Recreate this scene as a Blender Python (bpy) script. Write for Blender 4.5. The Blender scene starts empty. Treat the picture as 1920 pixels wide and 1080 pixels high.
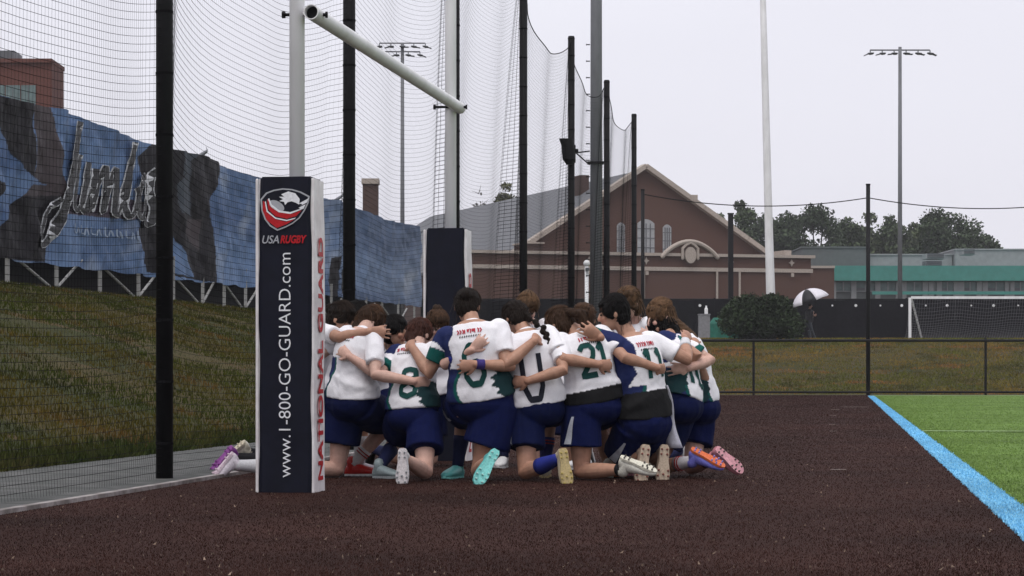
import bpy, bmesh, math, random
import numpy as np
from mathutils import Vector, Matrix, noise
from mathutils.bvhtree import BVHTree

R = math.radians
rng = np.random.default_rng(7)
random.seed(7)
S = bpy.context.scene
COL = S.collection

# ------------------------------------------------------------------ camera
FPX, HOR, CAMZ = 4570.0, 700.0, 0.735          # focal length and horizon row in photo pixels, eye height in metres
cam_d = bpy.data.cameras.new('camera'); cam = bpy.data.objects.new('camera', cam_d); COL.objects.link(cam)
cam.location = (0, 0, CAMZ); cam.rotation_euler = (R(90), 0, 0)
cam_d.sensor_width = 36.0; cam_d.lens = 36.0 * FPX / 1920.0
cam_d.shift_y = (HOR - 540.0) / 1920.0
cam_d.clip_start = 0.1; cam_d.clip_end = 6000
S.camera = cam

# ------------------------------------------------------------------ world, sun, exposure
w = bpy.data.worlds.new('World'); S.world = w; w.use_nodes = True
nt = w.node_tree; nt.nodes.clear()
wo = nt.nodes.new('ShaderNodeOutputWorld'); bg = nt.nodes.new('ShaderNodeBackground')
sky = nt.nodes.new('ShaderNodeTexSky'); sky.sky_type = 'NISHITA'; sky.sun_disc = False
sky.sun_elevation = R(66); sky.sun_rotation = R(200); sky.dust_density = 4
tc = nt.nodes.new('ShaderNodeTexCoord'); mp = nt.nodes.new('ShaderNodeMapping'); mp.inputs['Scale'].default_value = (1, 1, 2.6)
nz = nt.nodes.new('ShaderNodeTexNoise'); nz.inputs['Scale'].default_value = 1.7; nz.inputs['Detail'].default_value = 4
cr = nt.nodes.new('ShaderNodeValToRGB')
cr.color_ramp.elements[0].position = .3; cr.color_ramp.elements[0].color = (.80, .785, .865, 1)
cr.color_ramp.elements[1].position = .72; cr.color_ramp.elements[1].color = (.89, .885, .965, 1)
sc10 = nt.nodes.new('ShaderNodeVectorMath'); sc10.operation = 'SCALE'; sc10.inputs['Scale'].default_value = 8.15
mx = nt.nodes.new('ShaderNodeMix'); mx.data_type = 'RGBA'; mx.inputs['Factor'].default_value = .93
nt.links.new(tc.outputs['Generated'], mp.inputs['Vector']); nt.links.new(mp.outputs['Vector'], nz.inputs['Vector'])
nt.links.new(nz.outputs['Fac'], cr.inputs['Fac']); nt.links.new(cr.outputs['Color'], sc10.inputs[0])
nt.links.new(sky.outputs['Color'], mx.inputs['A']); nt.links.new(sc10.outputs['Vector'], mx.inputs['B'])
nt.links.new(mx.outputs['Result'], bg.inputs['Color']); bg.inputs['Strength'].default_value = .1
nt.links.new(bg.outputs['Background'], wo.inputs['Surface'])
sd = bpy.data.lights.new('sun', 'SUN'); sd.energy = 1.5; sd.angle = R(40); sd.color = (1, .97, .93)
sun = bpy.data.objects.new('sun', sd); COL.objects.link(sun)
sun.rotation_euler = (R(24), 0, R(-20))
vs = S.view_settings
vs.view_transform = 'Standard'; vs.look = 'None'; vs.exposure = 0.38; vs.gamma = 1.0; vs.use_curve_mapping = False
S.cycles.use_denoising = True
S.cycles.max_bounces = 6; S.cycles.volume_bounces = 0
S.cycles.transparent_max_bounces = 8

# ------------------------------------------------------------------ helpers
KY = .136                                       # the field runs along (KY, 1)
YAW = -math.atan(KY)
def W(px, py, Y): return Vector(((px - 960) * Y / FPX, Y, CAMZ + (HOR - py) * Y / FPX))
def F(p, Y, z=0.0): return Vector((p + KY * Y, Y, z))
def sm(t):
    t = min(1.0, max(0.0, t)); return t * t * (3 - 2 * t)

MATS = {}
def mat(name, col, rough=.7, var=.0, scale=8.0, bump=0.0, bscale=None, spec=.22, metal=0.0, col2=None, stretch=None, attr=None, coat=0.0):
    """procedural material: base colour broken up by two octaves of noise, fine bump"""
    if name in MATS: return MATS[name]
    m = bpy.data.materials.new(name); m.use_nodes = True; t = m.node_tree; N = t.nodes; L = t.links
    b = N['Principled BSDF']; b.inputs['Roughness'].default_value = rough; b.inputs['Metallic'].default_value = metal
    b.inputs['Specular IOR Level'].default_value = spec; b.inputs['Coat Weight'].default_value = coat
    c = N.new('ShaderNodeTexCoord'); mpn = N.new('ShaderNodeMapping'); L.new(c.outputs['Object'], mpn.inputs['Vector'])
    if stretch: mpn.inputs['Scale'].default_value = stretch
    n1 = N.new('ShaderNodeTexNoise'); n1.inputs['Scale'].default_value = scale; n1.inputs['Detail'].default_value = 6
    L.new(mpn.outputs['Vector'], n1.inputs['Vector'])
    if attr:
        a = N.new('ShaderNodeAttribute'); a.attribute_name = attr; src = a.outputs['Color']
    else:
        rgb = N.new('ShaderNodeRGB'); rgb.outputs[0].default_value = (*col, 1); src = rgb.outputs[0]
    if col2 is not None:
        mm = N.new('ShaderNodeMix'); mm.data_type = 'RGBA'; mm.inputs['B'].default_value = (*col2, 1); L.new(src, mm.inputs['A'])
        rr = N.new('ShaderNodeValToRGB'); rr.color_ramp.elements[0].position = .38; rr.color_ramp.elements[1].position = .62
        L.new(n1.outputs['Fac'], rr.inputs['Fac']); L.new(rr.outputs['Color'], mm.inputs['Factor']); src = mm.outputs['Result']
    if var:
        n2 = N.new('ShaderNodeTexNoise'); n2.inputs['Scale'].default_value = scale * 2.7; n2.inputs['Detail'].default_value = 5
        L.new(mpn.outputs['Vector'], n2.inputs['Vector'])
        mr = N.new('ShaderNodeMapRange'); mr.inputs['From Min'].default_value = .25; mr.inputs['From Max'].default_value = .75
        mr.inputs['To Min'].default_value = 1 - var; mr.inputs['To Max'].default_value = 1 + var
        L.new(n2.outputs['Fac'], mr.inputs['Value'])
        ml = N.new('ShaderNodeVectorMath'); ml.operation = 'SCALE'; L.new(src, ml.inputs[0]); L.new(mr.outputs['Result'], ml.inputs['Scale']); src = ml.outputs['Vector']
    L.new(src, b.inputs['Base Color'])
    if bump:
        nb = N.new('ShaderNodeTexNoise'); nb.inputs['Scale'].default_value = bscale or scale * 6; nb.inputs['Detail'].default_value = 5
        L.new(mpn.outputs['Vector'], nb.inputs['Vector'])
        bp = N.new('ShaderNodeBump'); bp.inputs['Strength'].default_value = 1; bp.inputs['Distance'].default_value = bump
        L.new(nb.outputs['Fac'], bp.inputs['Height']); L.new(bp.outputs['Normal'], b.inputs['Normal'])
    MATS[name] = m; return m

def tag(o, label=None, cat=None, group=None, kind=None):
    if label: o['label'] = label
    if cat: o['category'] = cat
    if group: o['group'] = group
    if kind: o['kind'] = kind
    return o
def empty(name, loc, rz=0, label=None, cat=None, group=None):
    o = bpy.data.objects.new(name, None); COL.objects.link(o); o.location = loc; o.rotation_euler = (0, 0, rz)
    o.empty_display_size = .1
    return tag(o, label, cat, group)
def link_mesh(name, me, parent=None, m=None, smooth=False):
    o = bpy.data.objects.new(name, me); COL.objects.link(o)
    if m and not me.materials: me.materials.append(m)
    if smooth: me.polygons.foreach_set('use_smooth', np.ones(len(me.polygons), bool))
    if parent: o.parent = parent
    return o

class MB:
    """collects shapes and links them as one mesh object"""
    def __init__(s): s.v = []; s.f = []
    def add(s, vs_, fs):
        n = len(s.v); s.v += [tuple(q) for q in vs_]; s.f += [tuple(i + n for i in q) for q in fs]; return s
    def box(s, c, size, rz=0, rx=0, ry=0):
        M = Matrix.Rotation(rz, 3, 'Z') @ Matrix.Rotation(ry, 3, 'Y') @ Matrix.Rotation(rx, 3, 'X'); c = Vector(c)
        v = [c + M @ Vector((sx * size[0] / 2, sy * size[1] / 2, sz * size[2] / 2)) for sx in (-1, 1) for sy in (-1, 1) for sz in (-1, 1)]
        return s.add(v, [(0, 1, 3, 2), (4, 6, 7, 5), (0, 4, 5, 1), (2, 3, 7, 6), (0, 2, 6, 4), (1, 5, 7, 3)])
    def bb(s, x0, x1, y0, y1, z0, z1): return s.box(((x0 + x1) / 2, (y0 + y1) / 2, (z0 + z1) / 2), (abs(x1 - x0), abs(y1 - y0), abs(z1 - z0)))
    def cyl(s, a, b, r0, r1=None, n=12, cap=True):
        a = Vector(a); b = Vector(b); r1 = r0 if r1 is None else r1
        d = (b - a).normalized(); u = d.orthogonal().normalized(); w_ = d.cross(u)
        v = [a + (u * math.cos(2 * math.pi * i / n) + w_ * math.sin(2 * math.pi * i / n)) * r0 for i in range(n)]
        v += [b + (u * math.cos(2 * math.pi * i / n) + w_ * math.sin(2 * math.pi * i / n)) * r1 for i in range(n)]
        f = [(i, (i + 1) % n, n + (i + 1) % n, n + i) for i in range(n)]
        if cap: f += [tuple(range(n - 1, -1, -1)), tuple(range(n, 2 * n))]
        return s.add(v, f)
    def prism(s, pts, y0, y1, axes='xz'):
        """polygon in (a, b) extruded along the third axis from y0 to y1"""
        n = len(pts)
        mk = {'xz': lambda a, b, y: (a, y, b), 'xy': lambda a, b, y: (a, b, y), 'yz': lambda a, b, y: (y, a, b)}[axes]
        v = [mk(a, b, y0) for a, b in pts] + [mk(a, b, y1) for a, b in pts]
        return s.add(v, [tuple(range(n)), tuple(range(2 * n - 1, n - 1, -1))] + [(i, n + i, n + (i + 1) % n, (i + 1) % n) for i in range(n)])
    def tube(s, pts, radii, n=12, caps=True, flat=None):
        """tube along a polyline with rounded ends; flat=(axis, factor) squashes the section along an axis"""
        P = [Vector(q) for q in pts]; k = len(P)
        rad = list(radii) if hasattr(radii, '__len__') else [radii] * k
        T = []
        for i in range(k):
            a = P[max(0, i - 1)]; b = P[min(k - 1, i + 1)]; T.append((b - a).normalized())
        rings = []
        if caps:
            for q in (80, 45): rings.append((P[0] - T[0] * rad[0] * math.sin(R(q)), T[0], rad[0] * math.cos(R(q))))
        for i in range(k): rings.append((P[i], T[i], rad[i]))
        if caps:
            for q in (45, 80): rings.append((P[-1] + T[-1] * rad[-1] * math.sin(R(q)), T[-1], rad[-1] * math.cos(R(q))))
        u = T[0].orthogonal().normalized()
        v = []
        for c, t, r in rings:
            u = (u - t * u.dot(t)).normalized(); w_ = t.cross(u)
            for j in range(n):
                a = 2 * math.pi * j / n; off = (u * math.cos(a) + w_ * math.sin(a)) * r
                if flat: ax, fac = flat; off = off - ax * off.dot(ax) * (1 - fac)
                v.append(c + off)
        m = len(rings); f = [(i * n + j, i * n + (j + 1) % n, (i + 1) * n + (j + 1) % n, (i + 1) * n + j) for i in range(m - 1) for j in range(n)]
        f += [tuple(range(n - 1, -1, -1)), tuple(range((m - 1) * n, m * n))]
        return s.add(v, f)
    def loft(s, rings, n=20):
        """rings of (centre, right, forward, rx, ry) joined and capped"""
        v = []
        for c, r_, f_, rx, ry in rings:
            for j in range(n):
                a = 2 * math.pi * j / n
                ca, sa = math.cos(a), math.sin(a); e = .88      # slightly squared section
                v.append(c + r_ * (rx * math.copysign(abs(ca) ** e, ca)) + f_ * (ry * math.copysign(abs(sa) ** e, sa)))
        m = len(rings); f = [(i * n + j, i * n + (j + 1) % n, (i + 1) * n + (j + 1) % n, (i + 1) * n + j) for i in range(m - 1) for j in range(n)]
        f += [tuple(range(n - 1, -1, -1)), tuple(range((m - 1) * n, m * n))]
        return s.add(v, f)
    def ball(s, c, rad, fr=None, nu=16, nv=10):
        fr = fr or (Vector((1, 0, 0)), Vector((0, 1, 0)), Vector((0, 0, 1))); c = Vector(c)
        rad = rad if hasattr(rad, '__len__') else (rad,) * 3
        v = [c - fr[2] * rad[2]]
        for i in range(1, nv):
            ph = math.pi * i / nv
            for j in range(nu):
                a = 2 * math.pi * j / nu
                v.append(c + fr[0] * (rad[0] * math.sin(ph) * math.cos(a)) + fr[1] * (rad[1] * math.sin(ph) * math.sin(a)) - fr[2] * (rad[2] * math.cos(ph)))
        v.append(c + fr[2] * rad[2]); e = len(v) - 1
        f = [(0, 1 + (j + 1) % nu, 1 + j) for j in range(nu)]
        for i in range(nv - 2):
            for j in range(nu): f.append((1 + i * nu + j, 1 + i * nu + (j + 1) % nu, 1 + (i + 1) * nu + (j + 1) % nu, 1 + (i + 1) * nu + j))
        f += [(e, 1 + (nv - 2) * nu + j, 1 + (nv - 2) * nu + (j + 1) % nu) for j in range(nu)]
        return s.add(v, f)
    def mesh(s, name):
        me = bpy.data.meshes.new(name); me.from_pydata(s.v, [], s.f); me.update(); return me
    def build(s, name, m, parent=None, smooth=False, local=None):
        me = s.mesh(name)
        if local is not None: me.transform(local)
        if smooth: me.shade_smooth() if hasattr(me, 'shade_smooth') else None
        o = link_mesh(name, me, parent, m); return o
    def bvh(s): return BVHTree.FromPolygons([Vector(q) for q in s.v], s.f)

def tri_mesh(name, verts, faces_n, m, colors=None, parent=None, smooth=False):
    """fast mesh from numpy: verts (n,3); faces_n = corners per face, consecutive verts"""
    me = bpy.data.meshes.new(name); n = len(verts); k = n // faces_n
    me.vertices.add(n); me.vertices.foreach_set('co', verts.astype(np.float32).ravel())
    me.loops.add(n); me.loops.foreach_set('vertex_index', np.arange(n, dtype=np.int32))
    me.polygons.add(k); me.polygons.foreach_set('loop_start', np.arange(0, n, faces_n, dtype=np.int32))
    me.polygons.foreach_set('loop_total', np.full(k, faces_n, np.int32))
    me.update(calc_edges=True)
    if colors is not None: set_col(me, colors)
    return link_mesh(name, me, parent, m, smooth)
def set_col(me, colors, name='tint'):
    a = me.color_attributes.new(name, 'FLOAT_COLOR', 'POINT'); c = np.ones((len(me.vertices), 4), np.float32); c[:, :3] = colors
    a.data.foreach_set('color', c.ravel())
def grid_mesh(name, P, m, colors=None, parent=None, smooth=True):
    """P: (a,b,3) array of points"""
    a, b = P.shape[:2]; me = bpy.data.meshes.new(name)
    me.vertices.add(a * b); me.vertices.foreach_set('co', P.reshape(-1).astype(np.float32))
    i = np.arange((a - 1) * b).reshape(a - 1, b)[:, :-1]; q = np.stack([i, i + 1, i + b + 1, i + b], -1).reshape(-1, 4).astype(np.int32); k = len(q)
    me.loops.add(k * 4); me.loops.foreach_set('vertex_index', q.ravel()); me.polygons.add(k)
    me.polygons.foreach_set('loop_start', np.arange(0, k * 4, 4, dtype=np.int32)); me.polygons.foreach_set('loop_total', np.full(k, 4, np.int32))
    me.update(calc_edges=True)
    if colors is not None: set_col(me, colors.reshape(-1, 3))
    return link_mesh(name, me, parent, m, smooth)
def strands(polylines, radii):
    """thin three-sided strands along polylines (list of (k,3) arrays) -> verts, faces as quads"""
    V = []; Q = []; base = 0
    for pl, r in zip(polylines, radii):
        k = len(pl); t = np.gradient(pl, axis=0); t /= np.linalg.norm(t, axis=1)[:, None] + 1e-9
        ref = np.where(np.abs(t[:, 2:3]) > .8, np.array([[1., 0, 0]]), np.array([[0, 0, 1.]]))
        u = np.cross(t, ref); u /= np.linalg.norm(u, axis=1)[:, None] + 1e-9; v = np.cross(t, u)
        ring = np.stack([pl + (u * math.cos(a) + v * math.sin(a)) * r for a in (0, 2.094, 4.189)], 1)
        V.append(ring.reshape(-1, 3))
        i = np.arange(k - 1)[:, None] * 3; j = np.arange(3)[None]; j2 = (j + 1) % 3
        Q.append(np.stack([i + j, i + j2, i + 3 + j2, i + 3 + j], -1).reshape(-1, 4) + base); base += k * 3
    return np.concatenate(V), np.concatenate(Q)
def quad_obj(name, V, Q, m, parent=None):
    me = bpy.data.meshes.new(name); k = len(Q)
    me.vertices.add(len(V)); me.vertices.foreach_set('co', V.astype(np.float32).ravel())
    me.loops.add(k * 4); me.loops.foreach_set('vertex_index', Q.astype(np.int32).ravel()); me.polygons.add(k)
    me.polygons.foreach_set('loop_start', np.arange(0, k * 4, 4, dtype=np.int32)); me.polygons.foreach_set('loop_total', np.full(k, 4, np.int32))
    me.update(calc_edges=True); return link_mesh(name, me, parent, m)
def text_mesh(body, size, bold=0.0, shear=0.0, spacing=1.0, extrude=.0008):
    cu = bpy.data.curves.new('text', 'FONT'); cu.body = body; cu.size = size; cu.offset = bold; cu.shear = shear
    cu.space_character = spacing; cu.extrude = extrude; cu.align_x = 'CENTER'; cu.align_y = 'CENTER'; cu.resolution_u = 4
    o = bpy.data.objects.new('text', cu); COL.objects.link(o)
    dg = bpy.context.evaluated_depsgraph_get(); dg.update()
    me = bpy.data.meshes.new_from_object(o.evaluated_get(dg)); bpy.data.objects.remove(o); bpy.data.curves.remove(cu)
    return me
def vnoise(P, s, seed=0.0):
    """cheap smooth noise: sum of rotated sines, P (...,k)"""
    out = 0; r = np.random.default_rng(int(seed * 17) + 3)
    for o in range(5):
        k = r.normal(size=(P.shape[-1],)); k /= np.linalg.norm(k); fr = s * (1.55 ** o)
        q = r.normal(size=(P.shape[-1],)); q /= np.linalg.norm(q)
        out = out + np.sin(P @ k * fr + 1.7 * np.sin(P @ q * fr * .63 + r.uniform(0, 6)) + r.uniform(0, 6)) / (1.35 ** o)
    return out / 2.6

# ------------------------------------------------------------------ ground
def hz(p, Y):
    # left bank, far bank, level ground on top
    tl = np.clip((-6.12 - p) / 8.2, 0, 1); tf = np.clip((Y - 83.5) / 27.0, 0, 1)
    rl = 2.28 * (.75 * tl + .25 * tl * tl * (3 - 2 * tl)); rf = 2.30 * (.6 * tf + .4 * tf * tf * (3 - 2 * tf))
    return np.maximum(rl, rf)
ps = np.concatenate([np.linspace(-420, -60, 10), np.linspace(-50, -16, 18), np.linspace(-15.5, -5.5, 60), np.linspace(-5, 40, 24), np.linspace(60, 420, 10)])
ys = np.concatenate([np.linspace(-60, 10, 15), np.linspace(11, 82, 90), np.linspace(82.5, 116, 80), np.linspace(118, 160, 15), np.linspace(180, 520, 12)])
PP, YY = np.meshgrid(ps, ys, indexing='ij')
ZZ = hz(PP, YY)
band = np.exp(-((PP + 10) / 5) ** 2) + np.exp(-((YY - 97) / 9) ** 2) * (PP > -20)
ZZ = ZZ + np.where(ZZ > .02, .05 * vnoise(np.stack([PP, YY], -1), 1.3, 2) * np.clip(ZZ, 0, 1) * np.minimum(band, 1), 0)

def grass_mat(name, c1, c2, c3, attr=None):
    m = bpy.data.materials.new(name); m.use_nodes = True; t = m.node_tree; N = t.nodes; L = t.links; b = N['Principled BSDF']
    b.inputs['Roughness'].default_value = .85; b.inputs['Specular IOR Level'].default_value = .2
    c = N.new('ShaderNodeTexCoord')
    def no(sc, de=6):
        n = N.new('ShaderNodeTexNoise'); n.inputs['Scale'].default_value = sc; n.inputs['Detail'].default_value = de; n.inputs['Roughness'].default_value = .6
        L.new(c.outputs['Object'], n.inputs['Vector']); return n
    def ramp(n, a, bb):
        r = N.new('ShaderNodeValToRGB'); r.color_ramp.elements[0].position = a; r.color_ramp.elements[1].position = bb; L.new(n.outputs['Fac'], r.inputs['Fac']); return r
    def mix(A, B, fac):
        q = N.new('ShaderNodeMix'); q.data_type = 'RGBA'
        for s_, k in ((A, 'A'), (B, 'B')):
            if isinstance(s_, tuple): q.inputs[k].default_value = (*s_, 1)
            else: L.new(s_, q.inputs[k])
        L.new(fac, q.inputs['Factor']); return q.outputs['Result']
    col = mix(c1, c2, ramp(no(.35), .42, .6).outputs['Color'])
    col = mix(col, c3, ramp(no(1.1), .56, .68).outputs['Color'])
    f = no(14); mr = N.new('ShaderNodeMapRange'); mr.inputs['To Min'].default_value = .4; mr.inputs['To Max'].default_value = 1.45; L.new(f.outputs['Fac'], mr.inputs['Value'])
    v = N.new('ShaderNodeVectorMath'); v.operation = 'SCALE'; L.new(col, v.inputs[0]); L.new(mr.outputs['Result'], v.inputs['Scale'])
    L.new(v.outputs['Vector'], b.inputs['Base Color'])
    bp = N.new('ShaderNodeBump'); bp.inputs['Distance'].default_value = .05; L.new(no(22).outputs['Fac'], bp.inputs['Height']); L.new(bp.outputs['Normal'], b.inputs['Normal'])
    return m
M_bank = grass_mat('bank_grass', (.034, .040, .008), (.066, .052, .014), (.092, .054, .020))
ground = grid_mesh('ground', np.stack([PP + KY * YY, YY, ZZ], -1), M_bank)
tag(ground, kind='structure')

def sheet(name, pts, m, z=.0, sub=1):
    me = bpy.data.meshes.new(name); me.from_pydata([tuple(F(p, Y, z)) for p, Y in pts], [], [tuple(range(len(pts)))]); me.update()
    o = link_mesh(name, me, None, m); return tag(o, kind='structure')
def slab(name, p0, p1, y0, y1, z0, z1, m):
    mb = MB(); v = [F(p, Y, z) for p in (p0, p1) for Y in (y0, y1) for z in (z0, z1)]
    mb.add(v, [(0, 1, 3, 2), (4, 6, 7, 5), (0, 4, 5, 1), (2, 3, 7, 6), (0, 2, 6, 4), (1, 5, 7, 3)])
    return tag(mb.build(name, m), kind='structure')

def turf_mat(name, c1, c2, c3, big=.5, rough=.9, spec=.08):
    m = bpy.data.materials.new(name); m.use_nodes = True; t = m.node_tree; N = t.nodes; L = t.links; b = N['Principled BSDF']
    b.inputs['Roughness'].default_value = rough; b.inputs['Specular IOR Level'].default_value = spec
    c = N.new('ShaderNodeTexCoord')
    def no(sc, de=5, ro=.6):
        n = N.new('ShaderNodeTexNoise'); n.inputs['Scale'].default_value = sc; n.inputs['Detail'].default_value = de; n.inputs['Roughness'].default_value = ro; L.new(c.outputs['Object'], n.inputs['Vector']); return n
    r = N.new('ShaderNodeValToRGB'); L.new(no(60).outputs['Fac'], r.inputs['Fac'])
    e = r.color_ramp.elements; e[0].position = .32; e[0].color = (*c1, 1); e[1].position = .7; e[1].color = (*c2, 1)
    sp = N.new('ShaderNodeValToRGB'); sp.color_ramp.elements[0].position = .66; sp.color_ramp.elements[1].position = .78; L.new(no(35, 3).outputs['Fac'], sp.inputs['Fac'])
    q = N.new('ShaderNodeMix'); q.data_type = 'RGBA'; L.new(r.outputs['Color'], q.inputs['A']); q.inputs['B'].default_value = (*c3, 1); L.new(sp.outputs['Color'], q.inputs['Factor'])
    mr = N.new('ShaderNodeMapRange'); mr.inputs['From Min'].default_value = .3; mr.inputs['From Max'].default_value = .7; mr.inputs['To Min'].default_value = .6; mr.inputs['To Max'].default_value = 1.38
    L.new(no(big).outputs['Fac'], mr.inputs['Value'])
    v = N.new('ShaderNodeVectorMath'); v.operation = 'SCALE'; L.new(q.outputs['Result'], v.inputs[0]); L.new(mr.outputs['Result'], v.inputs['Scale']); L.new(v.outputs['Vector'], b.inputs['Base Color'])
    bp = N.new('ShaderNodeBump'); bp.inputs['Distance'].default_value = .012; L.new(no(90, 4).outputs['Fac'], bp.inputs['Height']); L.new(bp.outputs['Normal'], b.inputs['Normal'])
    return m
M_brown = turf_mat('brown_turf', (.026, .0110, .0090), (.049, .0240, .0190), (.068, .040, .033), .6, .75, .04)
M_green = turf_mat('green_turf', (.108, .178, .044), (.135, .218, .056), (.15, .235, .066))
M_blue = turf_mat('blue_line', (.17, .44, .64), (.23, .54, .76), (.3, .58, .78))
M_white_line = turf_mat('white_line', (.45, .45, .42), (.6, .6, .58), (.7, .7, .7))
M_faint = turf_mat('faint_mark', (.20, .17, .16), (.42, .38, .36), (.1, .07, .06))
M_green_line = turf_mat('pale_line', (.24, .33, .16), (.34, .43, .26), (.20, .29, .12))
sheet('brown_turf', [(-4.36, -20), (.82, -20), (.82, 81.9), (-4.36, 81.9)], M_brown, .004)
sheet('green_turf', [(.95, -20), (70, -20), (70, 81.2), (.95, 81.2)], M_green, .006)
sheet('blue_line', [(.79, -20), (.98, -20), (.98, 79), (.79, 79)], M_blue, .010)
for nm, (a, b_, c_, d_) in {'end_line': (1.0, 60, 78.6, 79.2), 'cross_line': (.98, 40, 30.2, 30.42)}.items():
    sheet('turf_' + nm, [(a, c_), (b_, c_ - (b_ - a) * KY), (b_, d_ - (b_ - a) * KY), (a, d_)], M_green_line, .022 if nm == 'cross_line' else .014)
for px, py, wd in ((1572, 883, 30), (1562, 810, 14), (1560, 797, 12), (1562, 780, 12), (1566, 769, 16), (1603, 764, 50)):
    Y = CAMZ * FPX / (py - HOR); x = (px - 960) * Y / FPX; hw = wd / 2 * Y / FPX
    sheet('turf_mark', [(x - hw - KY * Y, Y - .015 * Y / 10), (x + hw - KY * Y, Y - .015 * Y / 10), (x + hw - KY * Y, Y + .015 * Y / 10), (x - hw - KY * Y, Y + .015 * Y / 10)], M_faint, .012)
M_conc = mat('concrete', (.095, .096, .092), .8, .3, 3.0, .006, 60, col2=(.062, .066, .062), spec=.2)
M_edge = mat('concrete_edge', (.34, .31, .30), .7, .35, 5.0, .004, 60, col2=(.18, .16, .15))
slab('concrete_strip', -6.12, -4.41, -20, 81, -.1, .020, M_conc)
slab('edging_strip', -4.408, -4.35, -20, 81, -.1, .028, M_edge)
# ------------------------------------------------------------------ grass blades on the banks, fibres on the turf
def blades(name, p, Y, z, h, wd, col, lean=.5):
    n = len(p); x = p + KY * Y; a = rng.uniform(0, 2 * np.pi, n); la = rng.uniform(0, 2 * np.pi, n); l = rng.uniform(0, lean, n) * h
    b0 = np.stack([x + np.cos(a) * wd, Y + np.sin(a) * wd, z - .004], -1); b1 = np.stack([x - np.cos(a) * wd, Y - np.sin(a) * wd, z - .004], -1)
    t = np.stack([x + np.cos(la) * l, Y + np.sin(la) * l, z + h], -1)
    V = np.stack([b0, b1, t], 1).reshape(-1, 3)
    return tri_mesh(name, V, 3, M_blade, np.repeat(col, 3, axis=0))
M_blade = mat('blade', (0, 0, 0), .9, 0, spec=.06, attr='tint')
M_fibre = M_blade
def bank_cols(P, seed):
    n = len(P); g = np.array([.040, .058, .014]); o = np.array([.085, .075, .026]); b = np.array([.12, .070, .034]); d = np.array([.018, .026, .008])
    k1 = np.clip(vnoise(P, .75, seed) * 1.3 + .30 + rng.normal(0, .15, n), 0, 1)[:, None]; k2 = np.clip(vnoise(P, 1.6, seed + 5) * 1.9 - .75 + rng.normal(0, .2, n), 0, 1)[:, None]
    k3 = np.clip(vnoise(P, 2.4, seed + 9) * 1.5 - .15, 0, 1)[:, None]
    c = g * (1 - k1) + o * k1; c = c * (1 - k2) + b * k2; c = c * (1 - .8 * k3) + d * .8 * k3
    return c * rng.uniform(.6, 1.35, (n, 1))
n = 170000
Y = 14 + 48 * rng.random(n) ** 1.7; p = -6.16 - 8.6 * rng.random(n) ** 1.1
g = blades('bank_grass', p, Y, hz(p, Y), rng.uniform(.025, .075, n), .004 + .00013 * Y, bank_cols(np.stack([p, Y], -1), 1) * np.array([1.0, .90, .46]))
tag(g, 'short patchy green and brown grass on the bank below the banner', 'grass', kind='stuff')
n = 16000                                        # ragged fringe where bank meets concrete
Y = 12 + 45 * rng.random(n) ** 1.6; p = -6.10 - .5 * rng.random(n) ** 2
g = blades('weed_fringe', p, Y, hz(p, Y), rng.uniform(.04, .13, n), .006 + .0001 * Y, bank_cols(np.stack([p, Y], -1), 3) * .75, .9)
tag(g, 'ragged dark weeds along the back edge of the concrete strip', 'weeds', kind='stuff')
n = 90000
Y = 83.6 + 30 * rng.random(n); p = rng.uniform(-8, 20, n)
g = blades('far_bank_grass', p, Y, hz(p, Y), rng.uniform(.03, .09, n), .025, bank_cols(np.stack([p * .5, Y * .5], -1), 6)[:, :] * np.array([2.7, 1.95, 1.3]), .7)
tag(g, 'short brownish grass on the bank behind the black fence', 'grass', kind='stuff')
n = 330000
Y = 8.3 + 73 * rng.random(n) ** 3.0; p = rng.uniform(-4.34, .785, n)
k = rng.random(n)[:, None]; k2 = np.clip(vnoise(np.stack([p, Y], -1), 2.2, 4) * .5 + .5, 0, 1)[:, None]
k3 = np.clip(vnoise(np.stack([p * 1.0, Y * .45], -1), 1.1, 14) * .5 + .5, 0, 1)[:, None]; c = np.array([.026, .0108, .0088]) * (1 - k) + np.array([.053, .0255, .0205]) * k; c = c * (.7 + .45 * k2) * (.58 + .72 * k3)
pale = rng.random(n) < .012; c[pale] = np.array([.20, .16, .13])
g = blades('brown_turf_fibres', p, Y, np.full(n, .004), rng.uniform(.004, .010, n), .0012 + .00016 * Y, c, 1.8)
tag(g, 'dark brown artificial turf fibres with pale crumbs in the foreground', 'turf', kind='stuff')
n = 190000
Y = 6 + 72 * rng.random(n) ** 2.0; p = .985 + rng.random(n) ** 1.5 * (.6 + .22 * Y)
c = np.array([.150, .235, .062]) + rng.random(n)[:, None] * np.array([.03, .04, .015])
g = blades('green_turf_fibres', p, Y, np.full(n, .006), rng.uniform(.006, .013, n), .002 + .00025 * Y, c, 1.6)
tag(g, 'bright green artificial turf fibres right of the blue line', 'turf', kind='stuff')
n = 12000
Y = 10.5 + 67 * rng.random(n) ** 2.2; p = rng.uniform(.782, .985, n)
g = blades('blue_line_fibres', p, Y, np.full(n, .010), rng.uniform(.006, .014, n), .002 + .00025 * Y, np.array([.20, .50, .74]) * rng.uniform(.75, 1.2, (n, 1)), 1.2)
tag(g, 'light blue artificial turf fibres of the line', 'turf', kind='stuff')

n = 520                                          # pale litter: seed husks and crumbs on the damp turf
Y = 8.6 + 16 * rng.random(n) ** 1.6; p = rng.uniform(-4.3, .78, n)
g = blades('turf_litter', p, Y, np.full(n, .012), rng.uniform(.003, .009, n), rng.uniform(.003, .008, n), np.array([.20, .15, .115]) * rng.uniform(.5, 1.5, (n, 1)), 2.5)
tag(g, 'pale crumbs and husks scattered over the brown turf', 'litter', kind='stuff')

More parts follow.
